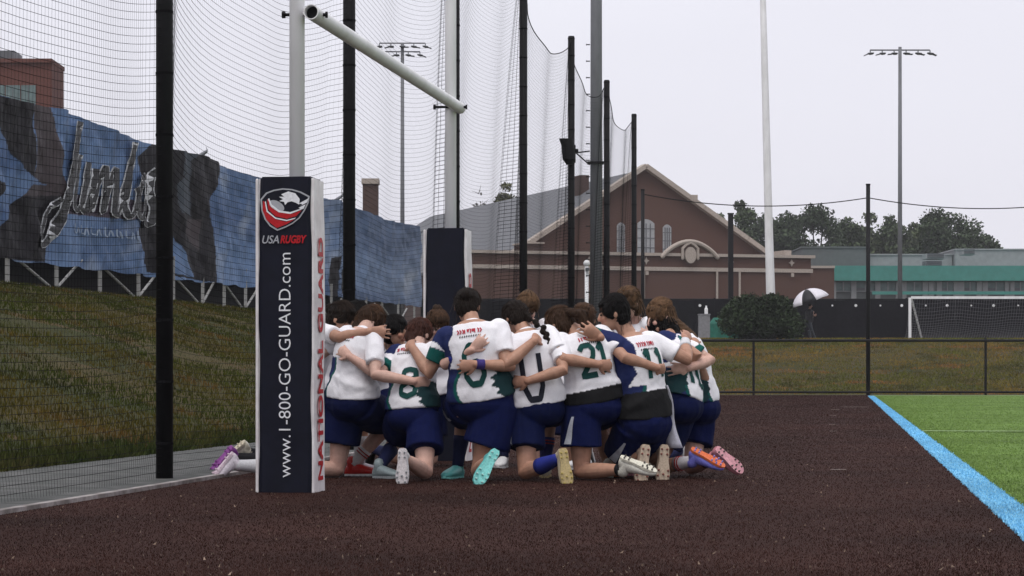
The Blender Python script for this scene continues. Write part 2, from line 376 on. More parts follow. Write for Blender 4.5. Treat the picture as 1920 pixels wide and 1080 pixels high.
# ------------------------------------------------------------------ netting: seven tall poles and the nets between them
M_black = mat('black_steel', (.007, .007, .008), .6, .25, 10, spec=.15)
M_net = mat('black_net', (.008, .008, .009), .9, spec=.05)
PY0, DP, PP_ = 16.62, 6.21, -4.63
HT = 6.42
ords = ['first and thickest black net pole, left of the pad', 'second black net pole, right of the near pad', 'third black net pole, just behind the far white upright',
        'fourth black net pole, right of the far pad', 'fifth black net pole, with the loudspeaker on it', 'sixth black net pole, right of the thick grey mast', 'seventh and last black net pole of the side net']
for i in range(7):
    Y = PY0 + DP * i; b = F(PP_, Y, 0)
    t = empty('net_pole', b, 0, ords[i], 'pole', 'black poles holding the side net')
    MB().cyl((0, 0, -.1), (0, 0, HT), .058, n=20).build('shaft', M_black, t, True)
    MB().cyl((0, 0, HT + .002), (0, 0, HT + .05), .064, .05, n=20).build('cap', M_black, t)
    for zz in np.arange(.25, HT, .42): MB().cyl((0, 0, zz), (0, 0, zz + .018), .0615, n=16).build('net_tie', M_net, t)
def net_offset(u, z, A, sd_):
    zz = z / HT; env = np.clip(u / .16, 0, 1); env = env * env * (3 - 2 * env); e2 = np.clip((1 - u) / .05, 0, 1); e2 = e2 * e2 * (3 - 2 * e2)
    prof = np.clip(zz * 7, 0, 1) * (1 - np.clip(zz, 0, 1)) ** .75 * 1.25
    fold = .05 * np.sin(u * 13 + sd_ * 2.1 + zz * 2.0) * env * e2 * (1 - zz * .5) * np.clip(zz * 8, 0, 1)
    return -A * env * e2 * prof + fold
lab = ['black netting bay left of the first pole, over the banner lettering', 'black netting bay between the first and second poles, with a deep fold', 'black netting bay between the second and third poles',
       'black netting bay between the third and fourth poles', 'black netting bay between the fourth and fifth poles', 'black netting bay between the fifth and sixth poles', 'black netting bay between the sixth and seventh poles']
for bay in range(-1, 6):
    y0 = PY0 + DP * bay; A = [.03, .24, .26, .36, .32, .28, .24][bay + 1]; sag = .55 if bay >= 0 else .3
    pls = []; rad = []
    def pt(u, v):
        top = HT - .03 - sag * (4 * u * (1 - u)) ** .8
        z = v * top + .012; z = z - .10 * np.sin(np.pi * u) * np.sin(np.pi * v)
        off = net_offset(u, z, A, bay); Yv = y0 + DP * u
        return np.stack([PP_ + off + KY * Yv, Yv, z], -1)
    us = np.concatenate([np.linspace(0, .2, 9), np.linspace(.24, .9, 16), np.linspace(.92, 1, 9)])
    NH = int(HT / .054); NV = int(DP / .050)
    for i in range(NH + 1):
        pls.append(pt(us, np.full_like(us, i / NH))); rad.append(([.0018, .0018, .0014, .0013, .0013, .0013, .0013][bay + 1]) if 0 < i < NH else .009)
    vs_ = np.linspace(0, 1, 22)
    for i in range(NV + 1):
        pls.append(pt(np.full_like(vs_, i / NV), vs_)); rad.append([.0008, .0004, .0004, .0005, .0006, .0006, .0006][bay + 1])
    if bay >= 1:                                 # slack gathered beside the pole
        ug = np.linspace(.945, 1, 6)
        for i in range(0, NH + 1): pls.append(pt(ug, np.full_like(ug, (i + .4) / (NH + 1)))); rad.append(.0028)
        for q in np.linspace(.945, .995, 6): pls.append(pt(np.full_like(vs_, q), vs_)); rad.append(.0026)
    V, Q = strands(pls, rad)
    t = empty('safety_net', F(PP_, y0, 0), 0, lab[bay + 1], 'netting', 'bays of the side net')
    o = quad_obj('mesh_strands', V - np.array(F(PP_, y0, 0)), Q, M_net, t); o['kind'] = 'stuff'

# loudspeaker on the fifth pole
b = W(1068, 282, PY0 + DP * 4 - .12)
t = empty('loudspeaker', b, 0, 'dark horn loudspeaker strapped to the fifth net pole', 'loudspeaker')
MB().loft([(Vector((0, 0, -.24)), Vector((1, 0, 0)), Vector((0, 1, 0)), .055, .05), (Vector((-.01, 0, -.15)), Vector((1, 0, 0)), Vector((0, 1, 0)), .11, .09),
           (Vector((-.03, 0, .08)), Vector((1, 0, 0)), Vector((0, 1, 0)), .11, .09), (Vector((-.06, 0, .20)), Vector((1, 0, 0)), Vector((0, 1, 0)), .12, .07)]).build('horn', M_black, t)
MB().box((.09, .06, .0), (.12, .05, .06)).box((.08, .10, -.05), (.05, .1, .3)).build('bracket', M_black, t)

# ------------------------------------------------------------------ rugby goal and its two pads
M_white = mat('white_paint', (.80, .80, .81), .45, .06, 3.0, col2=(.70, .70, .70), stretch=(1, 1, .3))
M_dark = mat('tube_shade', (.012, .012, .013), .8)
A0 = Vector(((557 - 960) * 15.13 / FPX, 15.13, 0)); B0 = Vector(((845 - 960) * 20.5 / FPX, 20.5, 0))
goal = empty('rugby_goal', A0, 0, 'tall white rugby goal with two uprights and a crossbar', 'goal')
for q, lb in ((A0, 'near white upright'), (B0, 'far white upright')):
    o = MB().cyl(q - A0 + Vector((0, 0, -.2)), q - A0 + Vector((0, 0, 8.5)), .049, .045, n=24).build('upright', M_white, goal, True); o['label'] = lb
ca = W(583, 22, 15.02) - A0; cb = W(863, 203, 20.55) - A0
d = (cb - ca).normalized()
me = MB().cyl(ca, cb, .047, n=24, cap=False).cyl(cb, ca, .041, n=24, cap=False)
n0 = 24
o = me.build('crossbar', M_white, goal, True); o['label'] = 'white crossbar with an open near end'
ring = MB(); u = d.orthogonal().normalized(); w_ = d.cross(u)
for e in (ca, cb):
    v = [e + (u * math.cos(2 * math.pi * i / n0) + w_ * math.sin(2 * math.pi * i / n0)) * r for r in (.047, .041) for i in range(n0)]
    ring.add(v, [(i, (i + 1) % n0, n0 + (i + 1) % n0, n0 + i) for i in range(n0)])
ring.build('tube_rim', M_white, o); MB().cyl(ca + d * .06, ca + d * .065, .0405, n=24).build('bore_shade', M_dark, o); MB().cyl(cb - d * .065, cb - d * .06, .0405, n=24).build('bore_shade', M_dark, o)  # near-black discs paint the shade inside the open tube ends
for q, s_ in ((ca, 1), (cb, -1)):
    c = q + d * (.13 if s_ > 0 else -.1)
    MB().cyl(c - Vector((.19, 0, 0)), c + Vector((.075, 0, 0)), .011, n=10).cyl(c - Vector((.21, 0, 0)), c - Vector((.188, 0, 0)), .022, n=6).cyl(c + Vector((.06, 0, 0)), c + Vector((.075, 0, 0)), .02, n=6).build('bolt', M_black, goal)
    MB().box(c + Vector((-.03, 0, 0)), (.10, .09, .012)).build('bracket', M_white, goal)

M_navy_pvc = mat('navy_vinyl', (.0045, .0055, .014), .55, .25, 4.0, .003, 9, spec=.2)
M_white_pvc = mat('white_vinyl', (.78, .76, .76), .5, .12, 5.0, .004, 8, col2=(.64, .60, .60))
M_print_w = mat('white_print', (.72, .73, .76), .5, .15, 30)
M_print_r = mat('red_print', (.42, .012, .018), .5, .2, 25)
M_print_s = mat('silver_print', (.36, .37, .40), .45, .1, 20)
def pad(loc, hgt, full, label):
    t = empty('post_pad', loc, YAW, label, 'post pad', 'pads on the rugby goal'); h = .1775
    def skin(nx, nz, x0, x1, y, flip, amp):
        P = np.zeros((nx, nz, 3)); U, Z = np.meshgrid(np.linspace(x0, x1, nx), np.linspace(.0, hgt, nz), indexing='ij')
        return U, Z
    # soft body: a box with slightly bulging faces and rounded edges
    nz = 40; nx = 10; V = []; prof = []
    def edge(a, b): return [(a[0] + (b[0] - a[0]) * k / nx, a[1] + (b[1] - a[1]) * k / nx) for k in range(nx)]
    cs = [(-h, -h), (h, -h), (h, h), (-h, h)]
    loop = sum([edge(cs[i], cs[(i + 1) % 4]) for i in range(4)], [])
    for k in range(nz):
        z = hgt * k / (nz - 1)
        for (x, y) in loop:
            r = math.hypot(x, y); lim = h * 1.30; s_ = min(1, lim / r) if r > 0 else 1
            wob = .0035 * math.sin(z * 5.1 + x * 9) + .0025 * math.sin(z * 11 + y * 14 + 1)
            bul = 1 + .006 * math.sin(math.pi * z / hgt)
            V.append((x * s_ * bul + wob * (abs(x) > .99 * h) * 1.0, y * s_ * bul + wob * (abs(y) > .99 * h) * .4, z))
    L_ = len(loop); Fc = [(k * L_ + i, k * L_ + (i + 1) % L_, (k + 1) * L_ + (i + 1) % L_, (k + 1) * L_ + i) for k in range(nz - 1) for i in range(L_)]
    Fc += [tuple(range(L_ - 1, -1, -1)), tuple(range((nz - 1) * L_, nz * L_))]
    me = bpy.data.meshes.new('cover'); me.from_pydata(V, [], Fc); me.update()
    o = link_mesh('cover', me, t); me.materials.append(M_navy_pvc); me.materials.append(M_white_pvc)
    for pl in me.polygons:
        i_ = pl.index % L_
        if pl.index < (nz - 1) * L_ and (nx <= i_ < 2 * nx or 3 * nx <= i_ < 4 * nx): pl.material_index = 1
    # white piping down the left front edge
    MB().tube([(-h * .985, -h * .985, .01 + .1 * k) for k in range(int(hgt / .1))] + [(-h * .985, -h * .985, hgt - .01)], .0095, n=8).build('piping', M_white_pvc, t)
    MB().tube([(h * .985, -h * .985, .01 + .1 * k) for k in range(int(hgt / .1))] + [(h * .985, -h * .985, hgt - .01)], .007, n=8).build('piping', M_white_pvc, t)
    MB().bb(-.15, .15, -.15, .15, hgt + .001, hgt + .012).build('top_flap', M_navy_pvc, t)
    fy = -h - .0075
    def put(me, name, m, u, z, rot, face='front', lift=0.0, parent=t):
        T = Matrix.Translation((0, 0, 0))
        if face == 'front': T = Matrix.Translation((u, fy - lift, z)) @ Matrix.Rotation(R(90), 4, 'X') @ Matrix.Rotation(rot, 4, 'Z')
        else: T = Matrix.Translation((h + .0085 + lift, u, z)) @ Matrix.Rotation(R(90), 4, 'Z') @ Matrix.Rotation(R(90), 4, 'X') @ Matrix.Rotation(rot, 4, 'Z')
        me.transform(T); me.materials.clear(); return link_mesh(name, me, parent, m)
    def fit(me, L_, H_=None):
        xs = [v.co.x for v in me.vertices]; yv = [v.co.y for v in me.vertices]; cx = (min(xs) + max(xs)) / 2; cy = (min(yv) + max(yv)) / 2
        sx = L_ / (max(xs) - min(xs)); sy = (H_ / (max(yv) - min(yv))) if H_ else sx
        me.transform(Matrix.Diagonal((sx, sy, 1, 1)) @ Matrix.Translation((-cx, -cy, 0))); return me
    G = fit(text_mesh('NATIONAL GUARD', .2, .006, .0), 1.50, .135)
    put(G, 'side_lettering', M_print_r, .0, .825, R(90), 'side')
    if full:
        put(fit(text_mesh('www.1-800-GO-GUARD.com', .12, -.0008), 1.375, .074), 'web_address', M_print_w, .0, .785, R(90))
        a = fit(text_mesh('USA', .1, .0012, .25), .105, .05); put(a, 'wordmark', M_print_s, -.088, 1.555, 0)
        a = fit(text_mesh('RUGBY', .1, .0035, .25), .165, .05); put(a, 'wordmark', M_print_r, .055, 1.555, 0)
        def cp(pts): return [((470 + x / 3.482 - 534.5) / 306.0, (925 - (330 + y / 3.482)) / 304.0) for x, y in pts]
        def shape(name, pts, m, k):
            mb = MB(); mb.prism(cp(pts), fy - .0012 * k, fy - .0012 * k + .0009); return mb.build(name, m, t)
        shield = [(62, 165), (100, 122), (150, 104), (210, 95), (275, 100), (335, 118), (392, 148), (385, 190), (360, 240), (325, 290), (280, 325), (230, 350), (175, 370), (125, 340), (90, 295), (70, 240)]
        def inset(pts, k):
            cx = sum(q[0] for q in pts) / len(pts); cy = sum(q[1] for q in pts) / len(pts); return [(cx + (x - cx) * k, cy + (y - cy) * k) for x, y in pts]
        shape('emblem_border', shield, M_print_s, 1); shape('emblem_field', inset(shield, .93), M_navy_pvc, 2)
        shape('emblem_band', [(80, 175), (78, 235), (105, 300), (172, 352), (238, 328), (292, 296), (235, 312), (165, 296), (112, 248), (97, 185)], M_print_r, 3)
        shape('emblem_band', [(108, 170), (116, 232), (165, 276), (240, 292), (302, 276), (338, 238), (270, 262), (190, 252), (140, 212), (122, 160)], M_print_r, 3)
        shape('emblem_line', [(100, 178), (112, 240), (165, 284), (240, 300), (300, 286), (292, 294), (238, 308), (163, 292), (105, 246), (93, 182)], M_print_w, 4)
        shape('emblem_line', [(122, 158), (140, 200), (190, 238), (262, 250), (340, 226), (334, 236), (262, 262), (186, 250), (133, 212), (114, 164)], M_print_w, 4)
        shape('emblem_ball', [(172 + 55 * math.cos(a) * math.cos(.5) - 30 * math.sin(a) * math.sin(.5), 208 + 55 * math.cos(a) * math.sin(.5) + 30 * math.sin(a) * math.cos(.5)) for a in np.linspace(0, 2 * math.pi, 24)[:-1]], M_print_s, 3)
        shape('emblem_eagle', [(188, 150), (222, 150), (203, 134), (250, 116), (296, 128), (326, 166), (322, 202), (300, 190), (272, 180), (246, 186), (228, 204), (222, 184), (190, 178), (214, 166)], M_print_w, 5)
        shape('emblem_feather', [(388, 160), (372, 190), (330, 210), (345, 200), (320, 195)], M_print_w, 4); shape('emblem_feather', [(365, 200), (352, 228), (305, 244), (330, 230), (318, 222)], M_print_w, 4)
    return t
pad(Vector(((546.5 - 960) * 15.1 / FPX, 15.10, 0)), 1.93, True, 'navy and white post pad with shield emblem and white web address')
pad(Vector(((841 - 960) * 20.48 / FPX, 20.48, 0)), 1.935, False, 'plain navy and white post pad on the far upright')

# ------------------------------------------------------------------ banner on the bleacher frame at the top of the bank
BP = -14.8
def banY(px): return BP / ((px - 960) / FPX - KY)
def toY(px, py): Y = banY(px); return Y, CAMZ + (HOR - py) * Y / FPX
Ya, Yb = banY(-160), banY(788)
def line_z(px0, py0, px1, py1):
    (a, za), (b, zb) = toY(px0, py0), toY(px1, py1); return lambda Y: za + (zb - za) * (Y - a) / (b - a)
zbot, ztop = line_z(0, 485, 785, 575), line_z(0, 165, 790, 425)
supp = [banY(q) for q in (-160, 120, 385, 520, 640, 788)]
nu, nv = 760, 150
pxs = np.linspace(-160, 788, nu); Yu = BP / ((pxs - 960) / FPX - KY)
U, V_ = np.meshgrid(Yu, np.linspace(0, 1, nv), indexing='ij')
zt = ztop(U).copy()
for a, b in zip(supp[:-1], supp[1:]):
    k = (U >= a) & (U <= b); fr = (U - a) / (b - a); zt = np.where(k, zt - .13 * np.sin(np.pi * np.clip(fr, 0, 1)), zt)
zz = zbot(U) + (zt - zbot(U)) * V_ + .02 * np.sin(U * 3.1) * (1 - V_)
Pn = np.stack([U * .9, V_ * 2.2], -1)
offs = .08 * vnoise(Pn, 2.0, 3) + .05 * np.sin(U * 2.3 + 1.5 * V_ + 2 * np.sin(U * .7)) + .035 * vnoise(np.stack([U * 2.4, V_ * 3], -1), 3.0, 8)
PXg = 960 + FPX * (BP + KY * U) / U; PYg = HOR - (zz - CAMZ) * FPX / U      # design coordinates of the print
def inpoly(X, Y, poly):
    r = np.zeros(X.shape, bool); n = len(poly)
    for i in range(n):
        x0, y0 = poly[i]; x1, y1 = poly[(i + 1) % n]
        c = ((y0 > Y) != (y1 > Y)); xi = x0 + (Y - y0) * (x1 - x0) / (y1 - y0 + 1e-9); r ^= c & (X < xi)
    return r
blueA, blueB, blueC = np.array([.135, .215, .37]), np.array([.065, .115, .23]), np.array([.27, .33, .44])
k = np.clip(vnoise(np.stack([PXg * .012, PYg * .03], -1), 1.0, 5) * .9 + .5, 0, 1)[..., None]
C = blueA * (1 - k) + blueB * k
k = np.clip(vnoise(np.stack([PXg * .03, PYg * .02], -1), 1.2, 15) * 1.6 - .6, 0, 1)[..., None]; C = C * (1 - k) + blueC * k
darkA, brown, slate, purp = np.array([.014, .013, .016]), np.array([.062, .050, .054]), np.array([.060, .072, .088]), np.array([.075, .060, .080])
polys = [([(-160, 120), (0, 180), (62, 193), (69, 269), (60, 335), (27, 291), (-20, 200), (-160, 200)], darkA), ([(66, 193), (99, 198), (112, 278), (121, 349), (107, 353), (62, 331), (72, 270)], brown),
         ([(-160, 400), (0, 424), (44, 367), (126, 365), (104, 420), (82, 492), (-160, 470)], darkA), ([(-40, 330), (14, 345), (-10, 372), (-60, 380)], darkA), ([(44, 367), (60, 345), (120, 349), (126, 367)], brown),
         ([(120, 362), (290, 380), (290, 405), (240, 412), (118, 400)], purp),
         ([(262, 296), (293, 262), (338, 270), (382, 284), (415, 306), (391, 376), (402, 530), (320, 516), (286, 511), (252, 440), (293, 384), (271, 331)], darkA),
         ([(330, 345), (360, 300), (366, 405), (335, 398)], slate), ([(338, 280), (372, 290), (362, 300), (336, 330)], slate), ([(352, 410), (378, 412), (376, 470), (350, 440)], brown), ([(325, 440), (352, 480), (366, 520), (326, 512)], blueA),
         ([(622, 484), (636, 480), (634, 512), (630, 572), (616, 572), (621, 520)], darkA), ([(644, 505), (652, 500), (660, 540), (650, 560), (640, 540)], darkA), ([(484, 530), (492, 470), (498, 540)], blueB),
         ([(560, 380), (600, 400), (590, 460), (552, 440)], blueB)]
for poly, col in polys:
    C[inpoly(PXg, PYg, poly)] = col
C *= (1 + .12 * vnoise(np.stack([PXg * .15, PYg * .15], -1), 1.0, 25))[..., None]
fade = (1 - .35 * np.clip((PXg - 560) / 200, 0, 1))[..., None]; grey_ = C.mean(-1, keepdims=True); C = C * fade + (grey_ * np.array([.95, 1.02, 1.1])) * (1 - fade)
M_ban = mat('banner_cloth', (0, 0, 0), .6, 0, spec=.12, attr='tint', bump=.01, scale=3)
ban = empty('printed_banner', F(BP, Ya, 2.7), 0, 'long blue and black printed banner with script lettering on the bank', 'banner')
o0 = np.array(F(BP, Ya, 2.7))
grid_mesh('cloth', np.stack([BP + offs + KY * U, U, zz], -1) - o0, M_ban, C, ban)
# script lettering: white outline ribbons under black strokes
M_ink = mat('black_ink', (.016, .016, .018), .5); M_outl = mat('white_ink', (.55, .56, .58), .5, .2, 10)
def off_at(Y): i = int(np.clip(np.searchsorted(Yu, Y), 0, nu - 1)); return float(offs[i, :].max())
def ribbon(mb, pts, wpx, lift):
    """stroke on the banner: pts in print coordinates, wpx half widths"""
    # smooth the polyline
    P = np.array(pts, float); d_ = np.r_[0, np.cumsum(np.hypot(*np.diff(P, axis=0).T))]; n_ = max(8, int(d_[-1] / 5)); s_ = np.linspace(0, d_[-1], n_)
    X = np.interp(s_, d_, P[:, 0]); Yp = np.interp(s_, d_, P[:, 1]); wv = np.interp(s_, d_, wpx if hasattr(wpx, '__len__') else [wpx] * len(P))
    for _ in range(2): X[1:-1] = (X[:-2] + 2 * X[1:-1] + X[2:]) / 4; Yp[1:-1] = (Yp[:-2] + 2 * Yp[1:-1] + Yp[2:]) / 4
    tx, ty = np.gradient(X), np.gradient(Yp); l = np.hypot(tx, ty) + 1e-9; nx_, ny_ = -ty / l, tx / l
    vs2 = []
    for i in range(n_):
        for sgn in (-1, 1):
            Y, z = toY(X[i] + nx_[i] * wv[i] * sgn, Yp[i] + ny_[i] * wv[i] * sgn); vs2.append(F(BP + off_at(Y) + lift, Y, z) - Vector(o0))
    mb.add(vs2, [(2 * i, 2 * i + 1, 2 * i + 3, 2 * i + 2) for i in range(n_ - 1)])
letters = {'J': ([(148, 228), (140, 270), (128, 330), (118, 370), (105, 415), (88, 452), (74, 462), (72, 440), (84, 400), (108, 372)], [9, 8, 8, 8, 9, 8, 6, 5, 4, 4]),
           'u': ([(150, 290), (140, 335), (132, 380), (136, 396), (148, 392), (160, 350), (166, 300), (160, 345), (152, 392), (160, 398)], 5),
           'm': ([(160, 398), (172, 350), (178, 312), (172, 350), (168, 400), (178, 345), (192, 308), (192, 350), (186, 402), (196, 350), (208, 312), (208, 356), (204, 402), (214, 404)], 5),
           'b': ([(214, 404), (226, 350), (238, 290), (243, 262), (234, 310), (224, 385), (230, 410), (242, 398), (250, 360), (244, 352)], 5),
           'o': ([(262, 330), (250, 365), (250, 405), (258, 412), (268, 395), (276, 350), (268, 326), (262, 330)], 5),
           's': ([(290, 318), (280, 330), (278, 360), (286, 390), (282, 420), (270, 422), (266, 408)], 6)}
ob, ib = MB(), MB()
for pts, wv in letters.values():
    wv = wv if hasattr(wv, '__len__') else [wv] * len(pts)
    ribbon(ob, pts, [q * .8 + 1.7 for q in wv], .012); ribbon(ib, pts, [q * .8 for q in wv], .022)
ob.build('lettering_outline', M_outl, ban); ib.build('lettering', M_ink, ban)
sb = MB()
for i, x in enumerate(np.linspace(132, 246, 13)):
    y = 428 + (x - 132) * .12; hgt = [18, 14, 16][i % 3]
    ribbon(sb, [(x - 3, y + hgt / 2), (x, y - hgt / 2), (x + 4, y + hgt / 2)] if i % 2 else [(x, y - hgt / 2), (x, y + hgt / 2), (x + 5, y + hgt / 2)], 1.1, .02)
sb.build('small_lettering', mat('pale_ink', (.26, .33, .44), .5), ban)
M_rag = mat('torn_cloth', (.20, .21, .23), .7, .3, 9)
for q, yy in ((385, 270), (640, 356), (790, 425)):
    Y, z = toY(q, yy); c = F(BP, Y, z - .24) - Vector(o0)
    MB().loft([(c + Vector((-.25, 0, -.1)), Vector((0, 1, 0)), Vector((0, 0, 1)), .03, .03), (c + Vector((-.1, 0, -.02)), Vector((0, 1, 0)), Vector((0, 0, 1)), .06, .06), (c + Vector((.05, 0, .08)), Vector((0, 1, 0)), Vector((0, 0, 1)), .05, .04), (c + Vector((.02, 0, .16)), Vector((0, 1, 0)), Vector((0, 0, 1)), .015, .015)]).build('loose_corner', M_rag, ban)
# frame below and behind the banner
M_frame = mat('galvanised_frame', (.34, .34, .33), .55, .2, 6); M_void = mat('bleacher_shade', (.006, .006, .007), .8)
fr = empty('bleacher_frame', F(BP, Ya, 2.28), 0, 'pale metal bleacher frame with diagonal braces under the banner', 'bleachers')
fo = F(BP, Ya, 2.28)
pp = [banY(q) for q in (-150, -70, 20, 112, 193, 265, 330, 385, 425, 465, 510, 550, 590, 625, 660, 690, 720, 750, 780)]
for i, Y in enumerate(pp):
    MB().box(F(BP - .06, Y, 2.28 + .5) - fo, (.07, .07, 1.1)).build('post', M_frame, fr)
    if i % 2 == 1 and i + 1 < len(pp):
        a, b = F(BP - .1, Y, 2.30), F(BP - .1, (Y + pp[i + 1]) / 2 + .3, 2.95)
        MB().cyl(a - fo, b - fo, .03, n=6).build('brace', M_frame, fr)
        a, b = F(BP - .1, Y - .2, 2.95), F(BP - .1, pp[i + 1], 2.30); a = F(BP - .1, pp[i + 1], 2.30); b = F(BP - .1, (Y + pp[i + 1]) / 2 - .1, 2.95)
        MB().cyl(F(BP - .1, pp[i - 1], 2.95) - fo, F(BP - .1, Y, 2.30) - fo, .026, n=6).build('brace', M_frame, fr)
MB().cyl(F(BP - .04, Ya, 2.33) - fo, F(BP - .04, Yb, 2.33) - fo, .025, n=6).build('bottom_rail', M_frame, fr)
mb = MB(); v = [F(q, Y, z) - fo for q in (BP - .9, BP - .85) for Y in (Ya, Yb + 1) for z in (2.2, 4.4)]
mb.add(v, [(0, 1, 3, 2), (4, 6, 7, 5), (0, 4, 5, 1), (2, 3, 7, 6), (0, 2, 6, 4), (1, 5, 7, 3)]); mb.build('shade_backing', M_void, fr)  # near-black sheet stands in for the shade under the bleachers

# ------------------------------------------------------------------ masts and light poles
M_mast = mat('grey_mast', (.14, .145, .155), .55, .12, 3.0, stretch=(1, 1, .25))
def at_ground(px, Y): x = (px - 960) * Y / FPX; return Vector((x, Y, float(hz(np.array(x - KY * Y), np.array(Y)))))
b = at_ground(1118, 62.0)
t = empty('grey_mast', b, 0, 'thick grey steel mast standing behind the side net', 'mast')
MB().cyl((0, 0, -.2), (0, 0, 18), .165, .13, n=24).build('shaft', M_mast, t, True)
for i, z in enumerate(np.arange(1.5, 9.3, .42)):
    MB().cyl((-.16, 0, z), (-.25, 0, z), .014, n=6).cyl((-.25, 0, z), (-.26, 0, z), .028, n=6).build('climbing_peg', M_black, t)
MB().box((-.02, -.02, 6.05), (.42, .40, .05)).build('strap', M_black, t)
MB().cyl((-.17, -.02, 6.0), (-.52, -.1, 6.3), .018, n=6).cyl((-.17, -.02, 6.35), (-.52, -.1, 6.3), .018, n=6).build('bracket', M_black, t)
def flood(px, ytop, Y, ybase, rows, halfpx, label):
    b = at_ground(px, Y); zt = CAMZ + (HOR - ytop) * Y / FPX - b.z; s_ = Y / FPX
    t = empty('floodlight_mast', b, 0, label, 'floodlight', 'floodlight masts')
    MB().cyl((0, 0, -.3), (0, 0, zt), .0042 * Y / 2.2 * .55, .0030 * Y / 2.2 * .5, n=14).build('shaft', M_mast, t, True)
    for dz, hw, nf in rows:
        z = zt - dz * s_; hwm = hw * s_
        MB().box((0, 0, z), (hwm * 2, .09, .09)).build('cross_arm', M_mast, t)
        for i in range(nf):
            x = -hwm + 2 * hwm * i / (nf - 1); tilt = -.32 + .64 * i / (nf - 1); q = s_
            f = MB().box((x, -.05, z - 3 * q), (.07, .07, 5 * q)).build('lamp_bracket', M_mast, t)
            lm = MB().loft([(Vector((x - 5 * q, -.1, z - 6.2 * q + 1.5 * tilt * q)), Vector((0, 1, 0)), Vector((0, 0, 1)), .28, 1.0 * q), (Vector((x, -.1, z - 7 * q)), Vector((0, 1, 0)), Vector((0, 0, 1)), .36, 2.2 * q),
                            (Vector((x + 5.5 * q, -.1, z - 7.2 * q - 1.5 * tilt * q)), Vector((0, 1, 0)), Vector((0, 0, 1)), .40, 1.4 * q)], 10).build('lamp', M_lamp, t)
            MB().box((x + math.copysign(8 * q, tilt), -.12, z - 8 * q - abs(tilt) * 4 * q), (8 * q, .5, .04), ry=tilt * 1.2).build('visor', M_lamp, lm)
    return t
M_lamp = mat('lamp_housing', (.10, .105, .115), .5)
flood(1687.5, 88, 165.0, 560, [(6, 56, 6)], 56, 'floodlight mast with one row of lamps on the right')
flood(754.5, 80, 190.0, 410, [(1, 43, 5), (17, 33, 4)], 43, 'floodlight mast with two rows of lamps behind the banner')
b = at_ground(1447, 119.0)
t = empty('white_pole', b, 0, 'tall white tapered pole rising behind the round bush', 'pole')
top = W(1429, -60, 119.0) - b
MB().cyl((0, 0, -.2), (0, 0, .9), .30, .27, n=20).build('base_sleeve', M_white, t, True)
MB().tube([(0, 0, .5), top * .25, top * .5, top * .75, top], [.235, .205, .185, .165, .14], n=20).build('shaft', M_white, t, True)
b = at_ground(1100, 70.0)
t = empty('camera_post', b, 0, 'short white post with a rounded cap in front of the brick building', 'post')
zt = CAMZ + (HOR - 492) * 70 / FPX - b.z
MB().cyl((0, 0, -.1), (0, 0, zt - .1), .055, n=14).build('shaft', M_white, t, True); MB().ball((0, 0, zt - .03), (.095, .095, .10)).build('cap', M_white, t, True); MB().box((0.02, -.1, zt - .2), (.12, .12, .08)).build('housing', M_lamp, t)

# ------------------------------------------------------------------ far fence with its tall poles and cable
FY = 82.2
def fx(px): return (px - 960) * FY / FPX
FH = 1.86
t = empty('chain_link_fence', (fx(1630), FY, 0), 0, 'low black chain link fence at the foot of the far bank', 'fence')
o0_ = Vector((fx(1630), FY, 0)); x0, x1 = fx(1180), fx(2066)
for q in (1196, 1413, 1848, 2065):
    MB().cyl((fx(q) - o0_.x, 0, -.1), (fx(q) - o0_.x, 0, FH + .02), .042, n=12).ball((fx(q) - o0_.x, 0, FH + .03), .045, nu=10, nv=6).build('post', M_black, t)
for z, nm in ((FH - .02, 'top_rail'), (.10, 'bottom_rail')):
    MB().cyl((x0 - o0_.x, -.035, z), (x1 - o0_.x, -.035, z), .046 if z > 1 else .036, n=10).build(nm, M_black, t)
pls = []; sp = .058; L_ = x1 - x0
for i in range(int((L_ + FH) / sp)):
    a = -FH + i * sp; za = max(0, -a); zb = min(FH - .1, L_ - a)
    if zb - za > .05:
        pls.append(np.array([[x0 - o0_.x + a + za, .01, .1 + za], [x0 - o0_.x + a + zb, .01, .1 + zb]]))
        pls.append(np.array([[x1 - o0_.x - a - za, .014, .1 + za], [x1 - o0_.x - a - zb, .014, .1 + zb]]))
pls = [q for q in pls if q[:, 2].max() <= FH + .01]
V, Q = strands(pls, [.0019] * len(pls)); o = quad_obj('wire_mesh', V, Q, M_black, t); o['kind'] = 'stuff'
tops = {}
for px, py, r_, lb in ((1205.5, 357, .062, 'thin black pole in front of the brick gable at the fence'), (1628.5, 347, .070, 'tall black pole rising from the far fence'), (2050, 350, .07, 'tall black pole at the fence outside the right edge')):
    zt = CAMZ + (HOR - py) * FY / FPX
    t = empty('fence_pole', (fx(px), FY + .1, 0), 0, lb, 'pole', 'tall poles at the far fence')
    MB().cyl((0, 0, -.1), (0, 0, zt), r_, n=14).build('shaft', M_black, t, True); MB().cyl((0, 0, zt), (0, 0, zt + .05), r_ * 1.12, n=14).build('cap', M_black, t)
    tops[px] = Vector((fx(px), FY + .1, zt - (.12 if px < 1300 else .42)))
for a, b, lb in ((1205.5, 1628.5, 'sagging black cable between the two far poles'), (1628.5, 2050, 'sagging black cable right of the tall far pole')):
    A, B = tops[a], tops[b]; pts = [A.lerp(B, k / 24) - Vector((0, 0, .34 * 4 * (k / 24) * (1 - k / 24))) for k in range(25)]
    o = MB().tube([q - A for q in pts], .017, n=6).build('cable', M_black); o.location = A; tag(o, lb, 'cable', 'cables at the far fence')
b = at_ground(1370, 131.0); zt = CAMZ + (HOR - 402) * 131 / FPX - b.z
